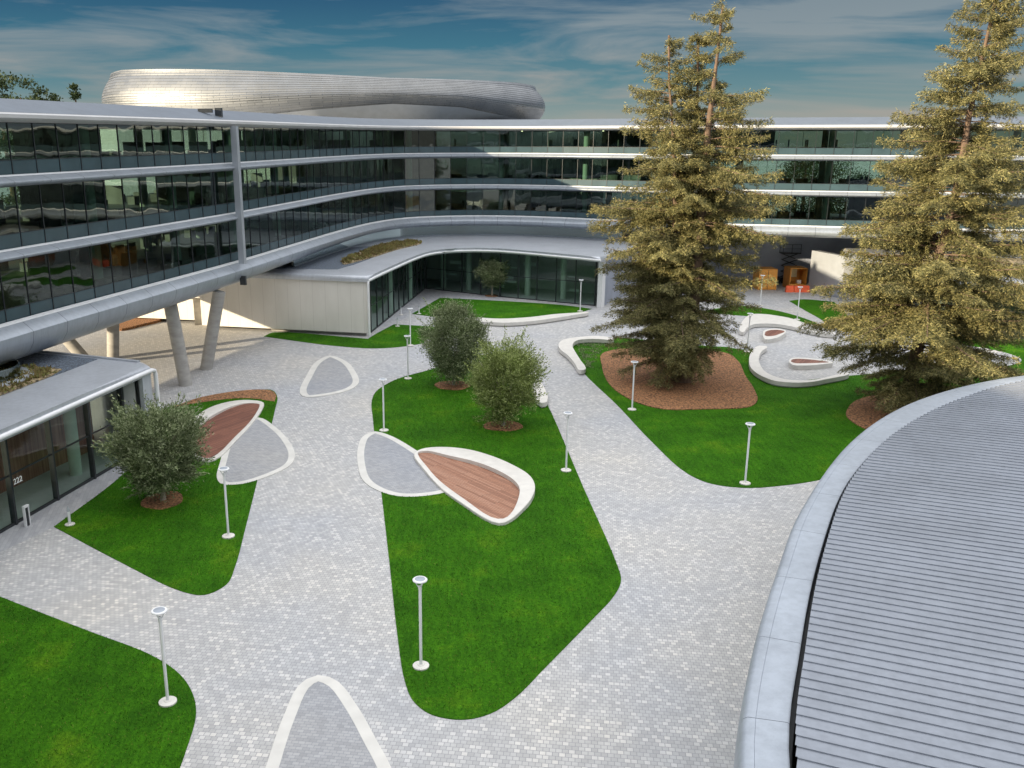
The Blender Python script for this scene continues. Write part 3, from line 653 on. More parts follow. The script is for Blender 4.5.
# front glazing
gl0, gl1 = (-24.8, 29.0), (-19.55, 50.75); nb = 7
for k in range(nb):
    a, b_ = lerp2(gl0, gl1, k/nb), lerp2(gl0, gl1, (k+1)/nb); ang = math.atan2(b_[1]-a[1], b_[0]-a[0])
    m = MB(); m.add([(*a, .12), (*b_, .12), (*b_, 4.98), (*a, 4.98)], [(0, 1, 2, 3)]); w_ = pa(m.build('window', M['clear_glass'], pavA))
    fm = MB(); fm.box((b_[0], b_[1], 2.5), (.13, .30, 5.0), rz=ang); fm.seg((*a, .06), (*b_, .06), .16, .12); fm.seg((*a, 2.55), (*b_, 2.55), .08, .07); fm.seg((*a, 4.95), (*b_, 4.95), .12, .08)
    o = fm.build('frame', M['dark_metal'], w_)
# interior
pa(prism('interior_floor', [(-24.9, 29), (-19.7, 50.8), (-21, 52.8), (-38, 58), (-38, 29)], 0, .05, M['soffit'], pavA))
m = MB()
for a, b_ in (((-24.9, 44.0), (-22.2, 52.6)), ((-24.9, 44.0), (-33, 46))):
    m.seg((*a, 2.5), (*b_, 2.5), .2, 4.9)
pa(m.build('interior_panelling', M['red_panels'], pavA))
pa(prism('end_lining', [(-18.75, 51.0), (-19.4, 50.9), (-20.3, 51.7), (-20.2, 52.2), (-19.0, 51.9)], .05, 4.98, M['soffit'], pavA))
for (x, y) in ((-23.2, 41.4), (-21.5, 48.2), (-25.2, 33.2)):
    m = MB(); m.tube([(x, y, 0), (x, y, 4.98)], .34, 20, False); pa(m.build('interior_column', M['interior_column'], pavA))
dk = empty('reception_desk', (-24.2, 39.6, .05), 'pale reception desk seen through the glass of the left pavilion', 'desk')
m = MB(); m.box((0, 0, 1.05), (.7, 3.6, .08), rz=R(-14)); m.build('desk_top', M['desk_top'], dk)
m = MB(); m.box((-.02, 0, .5), (.5, 3.3, 1.0), rz=R(-14)); m.build('desk_front', M['interior_wall'], dk)
cv = bpy.data.curves.new('street_number', 'FONT'); cv.body = '222'; cv.size = .42; cv.extrude = .012
to = bpy.data.objects.new('street_number', cv); COL.objects.link(to); bpy.context.view_layer.update()
me = bpy.data.meshes.new_from_object(to.evaluated_get(bpy.context.evaluated_depsgraph_get())); bpy.data.objects.remove(to)
me.materials.clear(); me.materials.append(M['sign_white'])
so_ = bpy.data.objects.new('street_number', me); COL.objects.link(so_); ang = math.atan2(gl1[1]-gl0[1], gl1[0]-gl0[0])
tt = (41.6-gl0[1])/(gl1[1]-gl0[1]); pp = lerp2(gl0, gl1, tt); so_.location = (pp[0]+.09, pp[1]-.02, 2.02); so_.rotation_euler = (math.pi/2, 0, ang)
pa(so_); 

# ------------------------------------------------------------------ far-left pavilion with the cream end wall
pavB = empty('corner_pavilion', (-8, 95, 0), 'low cream-walled pavilion with curved grey roof edge and tall glass in the courtyard corner', 'pavilion')
PB = Vector((-8, 95, 0))
def pb(o): return pa(o, pavB, PB)
ZB = 5.85
eB = crom([(-8.2, 84.6), (-6.6, 91.5), (-4.3, 100.5), (-2.9, 104.2), (-.7, 106.6), (2.2, 107.3), (5.2, 106.6), (11.66, 101.9), (15.7, 98.6)], n=4)
eBl = [tuple(p) for p in eB]
pb(prism('roof_shell', [(-25.5, 88.6)]+eBl+[(17.6, 101.5), (23, 112), (18, 119), (4, 127), (-6, 124), (-14, 110), (-24, 100)], 5.3, ZB, M['podium_shell'], pavB, bev=.35, seg=5, smooth=30))
pb(prism('cream_wall', [(-8.35, 84.9), (-8.75, 86.6), (-18.6, 89.0), (-19.2, 92.5), (-24.6, 96), (-35.5, 98.5), (-35.5, 93.2), (-25.0, 91.0), (-24.8, 88.9), (-25.3, 88.75)], .35, 5.32, M['cream_wall'], pavB, bev=0))
tr = [(-8.25, 84.62, 0.2), (-8.25, 84.62, 5.2), (-8.2, 84.7, 5.45)]+[(p[0]+.02, p[1]-.02, 5.5) for p in eBl[1:]]
m = MB(); m.tube(tr, .12, 10); pb(m.build('edge_trim', M['white_metal'], pavB))
# left recess: the wall opens above a curved grey drum
pb(prism('wall_foot', [(-8.6, 85.5), (-8.8, 86.9), (-18.4, 89.3), (-18.3, 88.0)], -.05, .36, M['concrete'], pavB))
m = MB(); pts = crom([(-26.5, 90.4), (-24.2, 92.4), (-21.5, 92.6), (-19.0, 90.9)], n=5)
# walls left of the recess
iw = iJ = None
pb(prism('upper_wall', [(-18.55, 88.0), (-26., 89.4), (-36, 92.8), (-36, 93.1), (-26, 89.8), (-18.55, 88.4)], 3.0, 6.9, M['cream_wall'], pavB))
ev = empty('grey_drum_wall', (-22.3, 92.5, 0), 'curved grey wall in the recess beside the cream pavilion wall', 'wall')
v = [(p[0]+22.3, p[1]-92.5, z) for z in (0, 2.9) for p in pts]; n_ = len(pts); m.add(v, [(k, k+1, n_+k+1, n_+k) for k in range(n_-1)], True); m.build('wall_face', M['concrete'], ev)
# glazing in two runs meeting at the inner corner
def run(a, b_, n_, z1, parentf, P, trans=(2.6,)):
    for k in range(n_):
        p, q = lerp2(a, b_, k/n_), lerp2(a, b_, (k+1)/n_); ang = math.atan2(q[1]-p[1], q[0]-p[0]); m = MB()
        m.add([(*p, .1), (*q, .1), (*q, z1), (*p, z1)], [(0, 1, 2, 3)]); w_ = parentf(m.build('window', M['clear_glass'], P))
        fm = MB(); fm.box((p[0], p[1], z1/2), (.09, .14, z1), rz=ang); fm.box((q[0], q[1], z1/2), (.11, .24, z1-.01), rz=ang) if k == n_-1 else None
        fm.seg((*p, .05), (*q, .05), .14, .1); fm.seg((*p, z1-.05), (*q, z1-.05), .12, .1)
        for t in trans: fm.seg((*p, t), (*q, t), .07, .06)
        fm.build('frame', M['dark_metal'], w_)
run((-8.3, 86.9), (-3.9, 113.4), 11, 5.28, pb, pavB)
run((-3.8, 113.5), (5.27, 107.3), 4, 5.28, pb, pavB); run((5.27, 107.3), (15.7, 101.4), 5, 5.28, pb, pavB)
m = MB(); m.box((16.25, 100.7, 2.65), (.55, .9, 5.3), rz=R(-30)); pb(m.build('end_pillar', M['white_metal'], pavB))
pb(prism('end_wall', [(16.6, 101.2), (22.4, 112), (22.1, 112.3), (16.2, 101.5)], 0, 5.3, M['passage_wall'], pavB))
pb(prism('interior_floor', [(-8.4, 87.3), (-4.2, 113.4), (-3.7, 113.8), (5.3, 107.6), (15.6, 101.7), (19, 108), (4, 122), (-12, 117), (-17, 92)], .01, .06, M['soffit'], pavB))
pb(prism('back_wall', [(-14, 92), (-10.2, 114), (-4, 121.5), (5, 116), (19, 108.2), (19.3, 108.7), (5, 116.8), (-4.5, 122.3), (-10.9, 114.2), (-14.7, 92)], .065, 5.28, M['soffit'], pavB))
for (x, y) in ((-7.2, 97), (-5.5, 106), (-1.6, 114.2), (1.6, 112.3), (8.6, 108.2), (12.6, 105.8)):
    m = MB(); m.tube([(x, y, 0), (x, y, 5.28)], .36, 16, False); pb(m.build('interior_column', M['interior_column'], pavB))
m = MB()
for k in range(14):                                            # shelving and steps glimpsed inside
    x = random.uniform(-2, 15); y = 111.5-.55*(x-4)+random.uniform(-.3, 1.5); m.box((x, y, random.uniform(.6, 3.6)), (random.uniform(.6, 2.6), .1, random.uniform(.05, .5)), rz=R(-28))
pb(m.build('interior_shelf', M['desk_top'], pavB))
PLB = rnd(GP([(344, 264.5), (365, 259.5), (395, 250), (422, 242.5), (414, 241), (390, 243.5), (362, 252), (344, 260)], 5.9))
g_ = pb(prism('roof_planting', PLB, ZB-.02, ZB+.12, M['tan_gravel'], pavB)); g_['kind'] = 'stuff'
g_ = pb(prism('roof_gravel', [(-24, 92), (-18, 89.8), (-11.7, 89.3), (-10.4, 92.8), (-9.3, 97), (-8.3, 101), (-7.0, 106), (-9, 110), (-14, 106), (-22, 99)], ZB-.01, ZB+.03, M['dark_gravel'], pavB)); g_['kind'] = 'stuff'

# ------------------------------------------------------------------ right pavilion behind the second fir
pavC = empty('metal_pavilion', (48, 92, 0), 'low pavilion with polished metal side wall half hidden by the right fir', 'pavilion')
PCc = Vector((48, 92, 0))
def pc(o): return pa(o, pavC, PCc)
ZC = 5.5
eC = [(40.9, 89.5), (46.5, 86.5), (53.1, 82.6), (66, 74), (84, 62)]
pc(prism('roof_shell', eC+[(95, 80), (80, 100), (47, 110.5)], 4.95, ZC, M['podium_shell'], pavC, bev=.4, seg=5, smooth=30))
pc(prism('side_wall', [(40.95, 89.7), (41.5, 89.5), (46.2, 105.8), (45.5, 106.2)], 0, 4.97, M['polished_metal'], pavC))
pc(prism('rear_side_wall', [(45.5, 106.2), (46.1, 106), (44.8, 112), (43.8, 112)], 0, 4.97, M['grey_metal'], pavC))
run((42.2, 90.6), (54, 83.4), 4, 4.9, pc, pavC); run((54, 83.4), (85, 64), 9, 4.9, pc, pavC)
pc(prism('interior_floor', [(41.7, 91.2), (54, 83.8), (84, 65), (92, 80), (80, 98), (47, 108)], .01, .06, M['interior_floor'], pavC))
pc(prism('back_wall', [(47, 97), (62, 90), (84, 80), (84, 80.5), (62, 90.5), (47, 97.5)], 0.06, 4.9, M['interior_wall'], pavC))
g_ = pc(prism('roof_gravel', [(47, 91), (55, 86), (75, 74), (85, 82), (76, 96), (50, 104)], ZC-.01, ZC+.03, M['tan_gravel'], pavC)); g_['kind'] = 'stuff'

# ------------------------------------------------------------------ orange cabins and machine in the passage
def cabin(px0, px1, pyb, h, opened, label):
    a, b_ = G(px0, pyb), G(px1, pyb); w_ = b_[0]-a[0]; root = empty('orange_cabin', ((a[0]+b_[0])/2, a[1], 0), label, 'site cabin', 'orange site cabins')
    d = 2.4; m = MB(); t = .1
    m.box((-w_/2+t/2, d/2, h/2), (t, d, h)); m.box((w_/2-t/2, d/2, h/2), (t, d, h)); m.box((0, d-t/2, h/2), (w_-2*t, t, h)); m.box((0, d/2, h-t/2), (w_-2*t, d-2*t-.01, t))
    m.build('shell', M['orange_paint'], root)
    if not opened:
        m = MB(); m.box((0, .05, h/2), (w_-2*t-.02, .08, h-.1)); q = m.build('door', M['orange_paint'], root)
        m = MB(); m.box((0, 0, h*.5), (.04, .06, h-.2)); m.box((w_*.2, -.01, h*.48), (.25, .08, .06)); m.build('door_bar', M['dark_metal'], root)
    else:
        m = MB(); m.box((0, d/2, .3), (w_-2*t-.02, d-2*t-.05, .6)); m.build('floor_box', M['orange_paint'], root)
        m = MB(); m.box((.05, d-.35, h*.66), (w_*.42, .04, h*.38)); m.build('notice', M['paper'], root)
        m = MB(); m.box((.35, d*.35, .8), (.5, .5, .4)); m.build('white_box', M['white_metal'], root)
    return root
cabin(758, 776, 290, 2.6, False, 'closed orange cabin standing left of the open one')
cabin(789, 806, 289, 2.6, True, 'open orange cabin with a pale notice inside')
p = G(797, 292); rb = empty('red_barrier', (p[0], p[1], 0), 'low red-orange plastic barrier at the foot of the open cabin', 'barrier')
m = MB()
for k, x in enumerate((-.95, .02, .98)):
    m.add([(x-.46, -.28, 0), (x+.46, -.28, 0), (x+.46, .28, 0), (x-.46, .28, 0), (x-.44, -.1, .8), (x+.44, -.1, .8), (x+.44, .1, .8), (x-.44, .1, .8)], [(3, 2, 1, 0), (4, 5, 6, 7), (0, 1, 5, 4), (1, 2, 6, 5), (2, 3, 7, 6), (3, 0, 4, 7)])
m.build('barrier_block', M['red_orange_paint'], rb)
p = G(790, 284); lf = empty('work_platform', (p[0], p[1]+1.0, 0), 'dark lifting work platform standing behind the orange cabins', 'platform')
m = MB(); m.box((0, 0, .5), (2.4, 1.3, .5)); [m.tube([(x, y-.0, .3), (x, y+.22, .3)], .3, 14) for x in (-.8, .8) for y in (-.75, .55)]; m.build('chassis', M['dark_metal'], lf)
m = MB()
for k in range(4):
    z = .8+k*.75; m.seg((-1, 0, z), (1, 0, z+.75), .1, .1); m.seg((1, .14, z), (-1, .14, z+.75), .1, .1)
m.build('scissor_arms', M['dark_metal'], lf)
m = MB(); m.box((0, 0, 3.9), (2.4, 1.3, .12))
for x in (-1.15, 0, 1.15):
    for y in (-.6, .6): m.box((x, y, 4.5), (.06, .06, 1.1))
for y in (-.6, .6): m.box((0, y, 5.05), (2.4, .06, .06)); m.box((0, y, 4.5), (2.4, .05, .05))
m.build('basket', M['dark_metal'], lf)
p = G(822, 289); md = empty('sunlit_mound', (p[0], p[1], 0), 'beige mound standing in for sunlit ground against the metal pavilion', 'ground mound')  # added mound for a sunlit patch of ground, sunlight put into its beige
bm = bmesh.new(); bmesh.ops.create_grid(bm, x_segments=26, y_segments=20, size=1)
for v_ in bm.verts:
    x, y = v_.co.x, v_.co.y; r2 = min(1, math.hypot(x, y)); v_.co = (x*3.2, y*2.6, max(-.02, (1-r2)**1.1*1.5+.12*math.sin(x*9)*math.cos(y*11)*(1-r2)))
simple('sunlit_beige', (.48, .40, .28), .95, var=.3, scale=3., bump=.6, bscale=10); bmobj('heap', bm, M['sunlit_beige'], md, smooth=60)

# ------------------------------------------------------------------ big low roof at the right
rr = empty('low_roof_building', (30, 22, 0), 'low round building at the right with ribbed metal roof and broad grey rim', 'building')
PR = Vector((30, 22, 0))
def pr(o): return pa(o, rr, PR)
outer = crom([(5.0, -8), (4.2, 1), (4.4, 9), (5.81, 15.9), (7.5, 20.35), (9.9, 25.35), (11.9, 29.2), (16.8, 36.7), (21.4, 41.85), (26.2, 45.5), (30.9, 47.8), (36.5, 49.3), (43, 49.6), (50, 48.2), (60, 43), (70, 34)], n=6)
inner = crom([(6.3, -8), (5.4, 1), (5.5, 9), (6.85, 15.9), (8.7, 20.35), (11.05, 25.3), (14.8, 32.0), (19.55, 38.0), (24.7, 42.7), (30.1, 46.2), (36.4, 47.7), (43, 47.9), (49.5, 46.5), (58.8, 41.4), (68.6, 33)], n=6)
def resample(P, n):
    A = np.array(P); d = np.r_[0, np.cumsum(np.linalg.norm(np.diff(A, axis=0), axis=1))]; s = np.linspace(0, d[-1], n); return np.stack([np.interp(s, d, A[:, k]) for k in (0, 1)], 1)
K = 120; O_ = resample(outer, K); I_ = np.array([min(resample(inner, 600), key=lambda q: (q[0]-p[0])**2+(q[1]-p[1])**2) for p in O_])
# rim: rounded section with panel joints, in separate rim panels
prof = [(0, 4.2), (-.06, 5.2), (-.03, 5.6), (.0, 5.82), (.05, 5.93), (.14, 5.99), (.30, 6.0), (.305, 5.99), (.312, 6.0), (.95, 6.03), (1., 6.0), (1.0, 5.3)]
step_ = 4
for s in range(0, K-1, step_):
    m = MB(); e = min(s+step_, K-1); v = []; cnt = 0
    for i in range(s, e+1):
        a, b_ = O_[i].copy(), I_[i].copy()
        if i == s: tt = (O_[min(i+1, K-1)]-O_[i]); a += tt*.008; b_ += (I_[min(i+1, K-1)]-I_[i])*.008
        if i == e and e < K-1: a += (O_[i-1]-O_[i])*.008; b_ += (I_[i-1]-I_[i])*.008
        for u, z in prof: q = a+(b_-a)*u; v.append((*q, z))
        cnt += 1
    n_ = len(prof); f = [(c*n_+k, c*n_+k+1, (c+1)*n_+k+1, (c+1)*n_+k) for c in range(cnt-1) for k in range(n_-1)]
    m.add(v, f, True); pr(m.build('rim_panel', M['ring_shell'], rr, 40))
m = MB(); v = []
for i in range(K):
    a, b_ = O_[i], I_[i]
    for u, z in ((.03, 4.3), (.03, 5.0), (.03, 5.55), (.5, 5.9), (.97, 5.9), (.985, 5.4)): q = a+(b_-a)*u; v.append((*q, z))
m.add(v, [(c*6+k, c*6+k+1, (c+1)*6+k+1, (c+1)*6+k) for c in range(K-1) for k in range(5)], True); pr(m.build('rim_backing', M['dark_metal'], rr))
# gutter floor and wall of the gap
pr(prism('gutter', [tuple(p) for p in I_]+[(66, -8)], 5.2, 5.35, M['dark_metal'], rr))
# ribbed deck clipped to the curve
D2 = np.array(offset_poly([tuple(p) for p in I_]+[(66, -8)], .12))
u_ = np.array([.915, -.403]); n2_ = np.array([.403, .915]); PU = D2@u_; PV = D2@n2_
pitch = .385; m = MB(); vals = np.arange(PV.min()+.05, PV.max()-pitch, pitch)
def span(v0):
    xs = []
    for i in range(len(D2)):
        j = (i+1) % len(D2)
        if (PV[i]-v0)*(PV[j]-v0) < 0: t = (v0-PV[i])/(PV[j]-PV[i]); xs.append(PU[i]+(PU[j]-PU[i])*t)
    return (min(xs), max(xs)) if len(xs) >= 2 else None
def zroof(u, v0):
    q = u*u_+v0*n2_; r = math.hypot(q[0]-36, q[1]-14); return 6.10+.22*max(0, 1-(r/36)**2)
m = MB(); mside = MB()
for v0 in vals:
    prof_ = [(0, 0), (.315, 0), (.32, .03), (.342, .03), (.347, -.015), (.38, -.015), (.385, 0)]
    sp = span(v0+.2)
    if not sp: continue
    us = np.linspace(sp[0], sp[1], 9); vv = []
    for u in us:
        for dv, dz in prof_: q = u*u_+(v0+dv)*n2_; vv.append((q[0], q[1], zroof(u, v0+dv)+dz))
    n_ = len(prof_); m.add(vv, [(c*n_+k, c*n_+k+1, (c+1)*n_+k+1, (c+1)*n_+k) for c in range(8) for k in range(n_-1)])
    q0 = sp[0]*u_+(v0)*n2_; q1 = sp[0]*u_+(v0+pitch)*n2_; z0 = zroof(sp[0], v0)
    mside.add([(*q0, 5.3), (*q1, 5.3), (*q1, z0-.002), (*q0, z0-.002)], [(0, 1, 2, 3)])
cladding('ribbed_metal', (.27, .295, .34), .42, .4)
dk_ = pr(m.build('ribbed_deck', M['ribbed_metal'], rr)); pr(mside.build('deck_edge', M['dark_metal'], rr))
# glazed wall under the rim
m = MB(); fm = MB()
for i in range(K-1):
    a = O_[i]+(I_[i]-O_[i])*.9; b_ = O_[i+1]+(I_[i+1]-O_[i+1])*.9; m.add([(*a, 0), (*b_, 0), (*b_, 5.3), (*a, 5.3)], [(0, 1, 2, 3)])
    if i % 3 == 0: fm.box((a[0], a[1], 2.6), (.15, .2, 5.2))
w_ = pr(m.build('wall_glass', M['rail_glass'], rr)); fm.build('frame', M['dark_metal'], w_)

# ------------------------------------------------------------------ lamps and bollards
def make_lamp():
    r = empty('garden_lamp', (0, 0, 0), 'x', 'lamp post', 'white disc-headed lamp posts')
    m = MB(); m.lathe([(.001, .0), (.30, .0), (.30, .05), (.27, .065), (.14, .075), (.12, .10), (.001, .10)], n=24); m.build('base_plate', M['white_concrete'], r)
    m = MB(); m.tube([(0, 0, .09), (0, 0, 3.18)], .055, 12); m.build('pole', M['white_metal'], r)
    m = MB()
    for k in range(3):
        t = 2*math.pi*k/3+.4; m.tube([(.03*math.cos(t), .03*math.sin(t), 3.1), (.19*math.cos(t), .19*math.sin(t), 3.40)], .018, 8)
    m.lathe([(.056, 3.05), (.065, 3.08), (.065, 3.2), (.03, 3.24)], n=14); m.build('bracket', M['white_metal'], r)
    m = MB(); m.lathe([(.001, 3.40), (.22, 3.40), (.26, 3.42), (.265, 3.45), (.24, 3.475), (.001, 3.48)], n=26); m.build('lamp_head', M['white_metal'], r)
    m = MB(); m.lathe([(.001, 3.485), (.17, 3.485), (.19, 3.478)], n=22); m.build('lens', M['ring_shell'], r)
    return r
LP = [((168, 703), 'lamp post on the dark lawn at the bottom left, nearest of all'), ((421, 667), 'lamp post at the near end of the centre lawn'), ((228.5, 537), 'lamp post beside the paved oval on the left lawn'),
      ((745, 484), 'lamp post at the near rim of the lawn in front of the mulched fir bed'), ((566, 471), 'slim lamp post on the right edge of the centre lawn'), ((632, 410), 'lamp post on the lawn before the tall fir, at the mulch edge'),
      ((384, 431), 'lamp post on the left edge of the centre lawn above the paved oval'), ((408, 379), 'lamp post at the far left corner of the centre lawn'), ((410.5, 346), 'lamp post on the small lawn beside the cream-walled pavilion'),
      ((580, 311.5), 'lamp post at the end of the long curved bench by the corner glass'), ((797, 320), 'lamp post by the path below the orange cabins'), ((747, 352), 'lamp post at the left gap of the round plaza'),
      ((760, 306), 'lamp post between the tall fir and the closed orange cabin')]
lamp0 = make_lamp()
for i, (px, lb) in enumerate(LP):
    if i == 0: r = lamp0
    else:
        r = lamp0.copy(); COL.objects.link(r)
        for ch in list(lamp0.children): c = ch.copy(); COL.objects.link(c); c.parent = r
    g = G(*px); r.location = (g[0], g[1], .03); r['label'] = lb; r.rotation_euler = (0, 0, i*.7)
def make_bollard():
    r = empty('bollard_light', (0, 0, 0), 'x', 'bollard', 'short white bollard lights')
    m = MB(); m.lathe([(.001, 0), (.24, 0), (.24, .05), (.1, .06), (.001, .07)], n=20); m.build('base_plate', M['white_concrete'], r)
    m = MB(); m.tube([(0, 0, .05), (0, 0, .72)], .07, 12); m.build('post', M['white_metal'], r)
    m = MB(); m.lathe([(.075, .72), (.08, .78), (.03, .92), (.012, 1.02), (.001, 1.03)], n=14); m.build('cap', M['grey_metal'], r)
    return r
BP = [((70, 525), 'short white bollard light at the corner of the left lawn'), ((401, 315), 'bollard light on the walkway by the corner pavilion glass'), ((419, 314), 'bollard light at the left tip of the slim-tree lawn'), ((397.5, 326.5), 'bollard light at the upper edge of the lawn by the cream wall')]
b0 = make_bollard()
for i, (px, lb) in enumerate(BP):
    if i == 0: r = b0
    else:
        r = b0.copy(); COL.objects.link(r)
        for ch in list(b0.children): c = ch.copy(); COL.objects.link(c); c.parent = r
    g = G(*px); r.location = (g[0], g[1], .01); r['label'] = lb
g = G(28, 526); r = empty('door_post', (g[0], g[1], 0), 'flat grey door-opener post in front of the left pavilion glass', 'post', rz=R(-14))
m = MB(); m.box((0, -.14, .5), (.13, .05, 1.0)); m.box((0, .14, .5), (.13, .05, 1.0)); m.box((0, 0, 1.04), (.15, .33, .10)); m.build('post_frame', M['white_metal'], r)
m = MB(); m.box((0, 0, .5), (.06, .2, .95)); m.build('post_panel', M['dark_metal'], r)

# ------------------------------------------------------------------ trees
def leaves(name, P, N, L, W, mat, parent, flat=0.):
    """P points, N growth directions; one kite-shaped leaf each"""
    n = len(P); r = rng.normal(size=(n, 3)); D = N/np.linalg.norm(N, axis=1)[:, None]; S = np.cross(D, r)
    if flat: S[:, 2] *= (1-flat)
    S /= np.linalg.norm(S, axis=1)[:, None]+1e-9
    l = L*rng.uniform(.7, 1.3, n)[:, None]; w_ = W*rng.uniform(.7, 1.3, n)[:, None]
    V = np.empty((n, 4, 3)); V[:, 0] = P; V[:, 1] = P+D*l*.5+S*w_*.5; V[:, 2] = P+D*l; V[:, 3] = P+D*l*.5-S*w_*.5
    me = bpy.data.meshes.new(name); me.vertices.add(n*4); me.vertices.foreach_set('co', V.reshape(-1))
    me.loops.add(n*4); me.loops.foreach_set('vertex_index', np.arange(n*4, dtype=np.int32)); me.polygons.add(n)
    me.polygons.foreach_set('loop_start', np.arange(0, n*4, 4, dtype=np.int32)); me.update(calc_edges=True); me.validate()
    me.materials.append(mat); o = bpy.data.objects.new(name, me); COL.objects.link(o); o.parent = parent; return o
def round_tree(loc, h, r, z0, label, mat, nclump=150, per=130, leaf=(.17, .06), trunk_r=.13, name='olive_tree', wisp=.35, shape=1.0, group=None, sqz=1.):
    root = empty(name, (loc[0], loc[1], 0), label, 'tree', group)
    cz = (h+z0)/2; rz = (h-z0)/2; m = MB()
    fork = z0+.25*(h-z0)
    m.tube([(0, 0, -.05), (.03, .02, z0*.5), (.05, 0, fork)], [trunk_r*1.5, trunk_r, trunk_r*.8], 10, False)
    ends = []
    for k in range(11):
        t = 2*math.pi*k/11+random.random()*.4; rr_ = random.uniform(.35, .8)*r; e = (rr_*math.cos(t), rr_*math.sin(t), cz+rz*random.uniform(-.25, .7))
        m.tube([(.04, 0, fork*random.uniform(.6, 1)), (e[0]*.45, e[1]*.45, (fork+e[2])/2), e], [trunk_r*.5, trunk_r*.3, .015], 6, False); ends.append(e)
    m.build('trunk', MT['pale_bark'], root)
    d = rng.normal(size=(nclump, 3)); d /= np.linalg.norm(d, axis=1)[:, None]; u = rng.uniform(.35, 1., nclump)**.5
    lump = 1+.26*np.sin(d[:, 0]*5+loc[0])*np.cos(d[:, 1]*4+loc[1])+.16*np.sin(d[:, 2]*7+d[:, 0]*6)
    C = d*(u*lump)[:, None]*np.array([r*.86, r*.86, rz*.88]); lowf = (C[:, 2] < -rz*.3); C[lowf, :2] *= .9
    C[:, 2] += cz
    P = []; Nn = []
    for c, dd in zip(C, d):
        k = int(per*random.uniform(.5, 1.3)); s = r*random.uniform(.12, .24); q = rng.normal(size=(k, 3))*s*.62; P.append(c+q)
        g = dd*np.array([1, 1, .6])+np.array([0, 0, .45]); Nn.append(g+rng.normal(size=(k, 3))*.55)
        if random.random() < wisp:      # whippy shoots standing out of the crown
            L_ = random.uniform(.35, .8)*r*.5; kk = 26; t = np.linspace(0, 1, kk)[:, None]; gd = g/np.linalg.norm(g); P.append(c+gd*L_*(.4+t)+rng.normal(size=(kk, 3))*.03); Nn.append(np.tile(gd, (kk, 1))+rng.normal(size=(kk, 3))*.5)
    leaves('crown', np.vstack(P), np.vstack(Nn), *leaf, mat, root); return root
random.seed(11)
round_tree(TREES['t3'], 5.1, 2.3, .7, 'dark grey-green bushy tree on the left lawn before the glass pavilion', M['olive_leaf'], 330, 150, (.18, .055), wisp=1.)
round_tree(TREES['t1'], 6.35, 2.4, .3, 'dark round tree on the centre lawn, farther and left of the pale one', M['olive_leaf'], 330, 160, (.15, .065), wisp=.25)
round_tree(TREES['t2'], 5.8, 2.35, .3, 'paler yellow-green round tree on the centre lawn, nearer of the pair', M['light_olive_leaf'], 330, 150, (.16, .055), wisp=.5)
round_tree(TREES['t0'], 4.3, 1.95, 1.1, 'small slim-trunked tree on the corner lawn before the glass', M['olive_leaf'], 150, 130, (.17, .08), trunk_r=.10, name='young_tree', wisp=.1)

def conifer(root, trunk, radf, mat, dens=1., z_lo=1.2, trunk_r=.45, sparse=None, bmat='red_bark', tname='trunk', cname='crown', lsize=(.23, .045), front=None):
    """trunk: list of local 3-D points; radf(z, cos) -> branch length"""
    T = np.array(trunk); zt = T[-1][2]; m = MB(); rs = [max(.03, trunk_r*(1-p[2]/zt)**.8) for p in T]
    rs[0] *= 1.3; rs = [max(r_, .09) for r_ in rs]; m.tube([tuple(p) for p in T], rs, 12, False); bmb = MB(); P = []; Nn = []
    z = z_lo
    def at(z): return np.array([np.interp(z, T[:, 2], T[:, 0]), np.interp(z, T[:, 2], T[:, 1]), z])
    while z < zt-.15:
        frac = z/zt; az = random.uniform(0, 2*math.pi); L = 1.06*radf(z, math.cos(az))*random.choice((random.uniform(.45, .9), random.uniform(.8, 1.12)))
        if sparse and random.random() < sparse(z, math.cos(az)): z += .13/dens; continue
        if front and math.sin(az) < -.55 and front[0] < z < front[1] and random.random() < .8: z += .1/dens; continue
        a = at(z); dirh = np.array([math.cos(az), math.sin(az), 0]); rise = random.uniform(-.05, .30)+.5*max(0, frac-.75); sag = random.uniform(.22, .45)*(1-frac*.7)
        n = max(4, int(L/.35)); pts = []
        for k in range(n+1):
            t = k/n; p = a+dirh*L*t*(.98)+np.array([0, 0, L*(rise*t-sag*t*t*1.1+.12*t**4)]); pts.append(p)
        bmb.tube([tuple(p) for p in pts[::max(1, n//4)]], [max(.012, .055*L/5*(1-i/6)) for i in range(len(pts[::max(1, n//4)]))], 5, False)
        side = np.array([-dirh[1], dirh[0], 0])
        for k in range(1, n+1):
            t = k/n
            if t < .18: continue
            wmax = L*.31*(1-t*.72)+.2
            for sgn in (-1, 1):
                if random.random() < .14: continue
                wl = wmax*random.uniform(.5, 1.1); q = max(3, int(wl/.12)); tt = rng.uniform(0, 1, q*12)[:, None]
                base = pts[k]+(side*sgn*.85+dirh*.45)*wl*tt+np.array([0, 0, -1.])*wl*.55*tt**1.5+rng.normal(size=(q*12, 3))*.08
                P.append(base); Nn.append(np.tile(side*sgn*.8+dirh*.6+np.array([0, 0, -.25]), (q*12, 1))+rng.normal(size=(q*12, 3))*.6)
            q = 5; P.append(pts[k]+rng.normal(size=(q, 3))*.1+np.array([0, 0, .04])); Nn.append(np.tile(dirh, (q, 1))+rng.normal(size=(q, 3))*.5)
        z += random.uniform(.07, .19)/dens
    m.v += []; m.build(tname, MT[bmat], root); bmb.build('branches', MT[bmat], root)
    return leaves(cname, np.vstack(P), np.vstack(Nn), *lsize, mat, root)
random.seed(5)
f1 = G(683, 382); fir1 = empty('redwood_tree', (f1[0], f1[1], 0), 'very tall many-topped conifer on the orange mulch bed, left of the two', 'tree', 'tall conifers')
def tp(px, py, Y, base): q = ZD(px, py, Y); return (q[0]-base[0], 0., q[2])
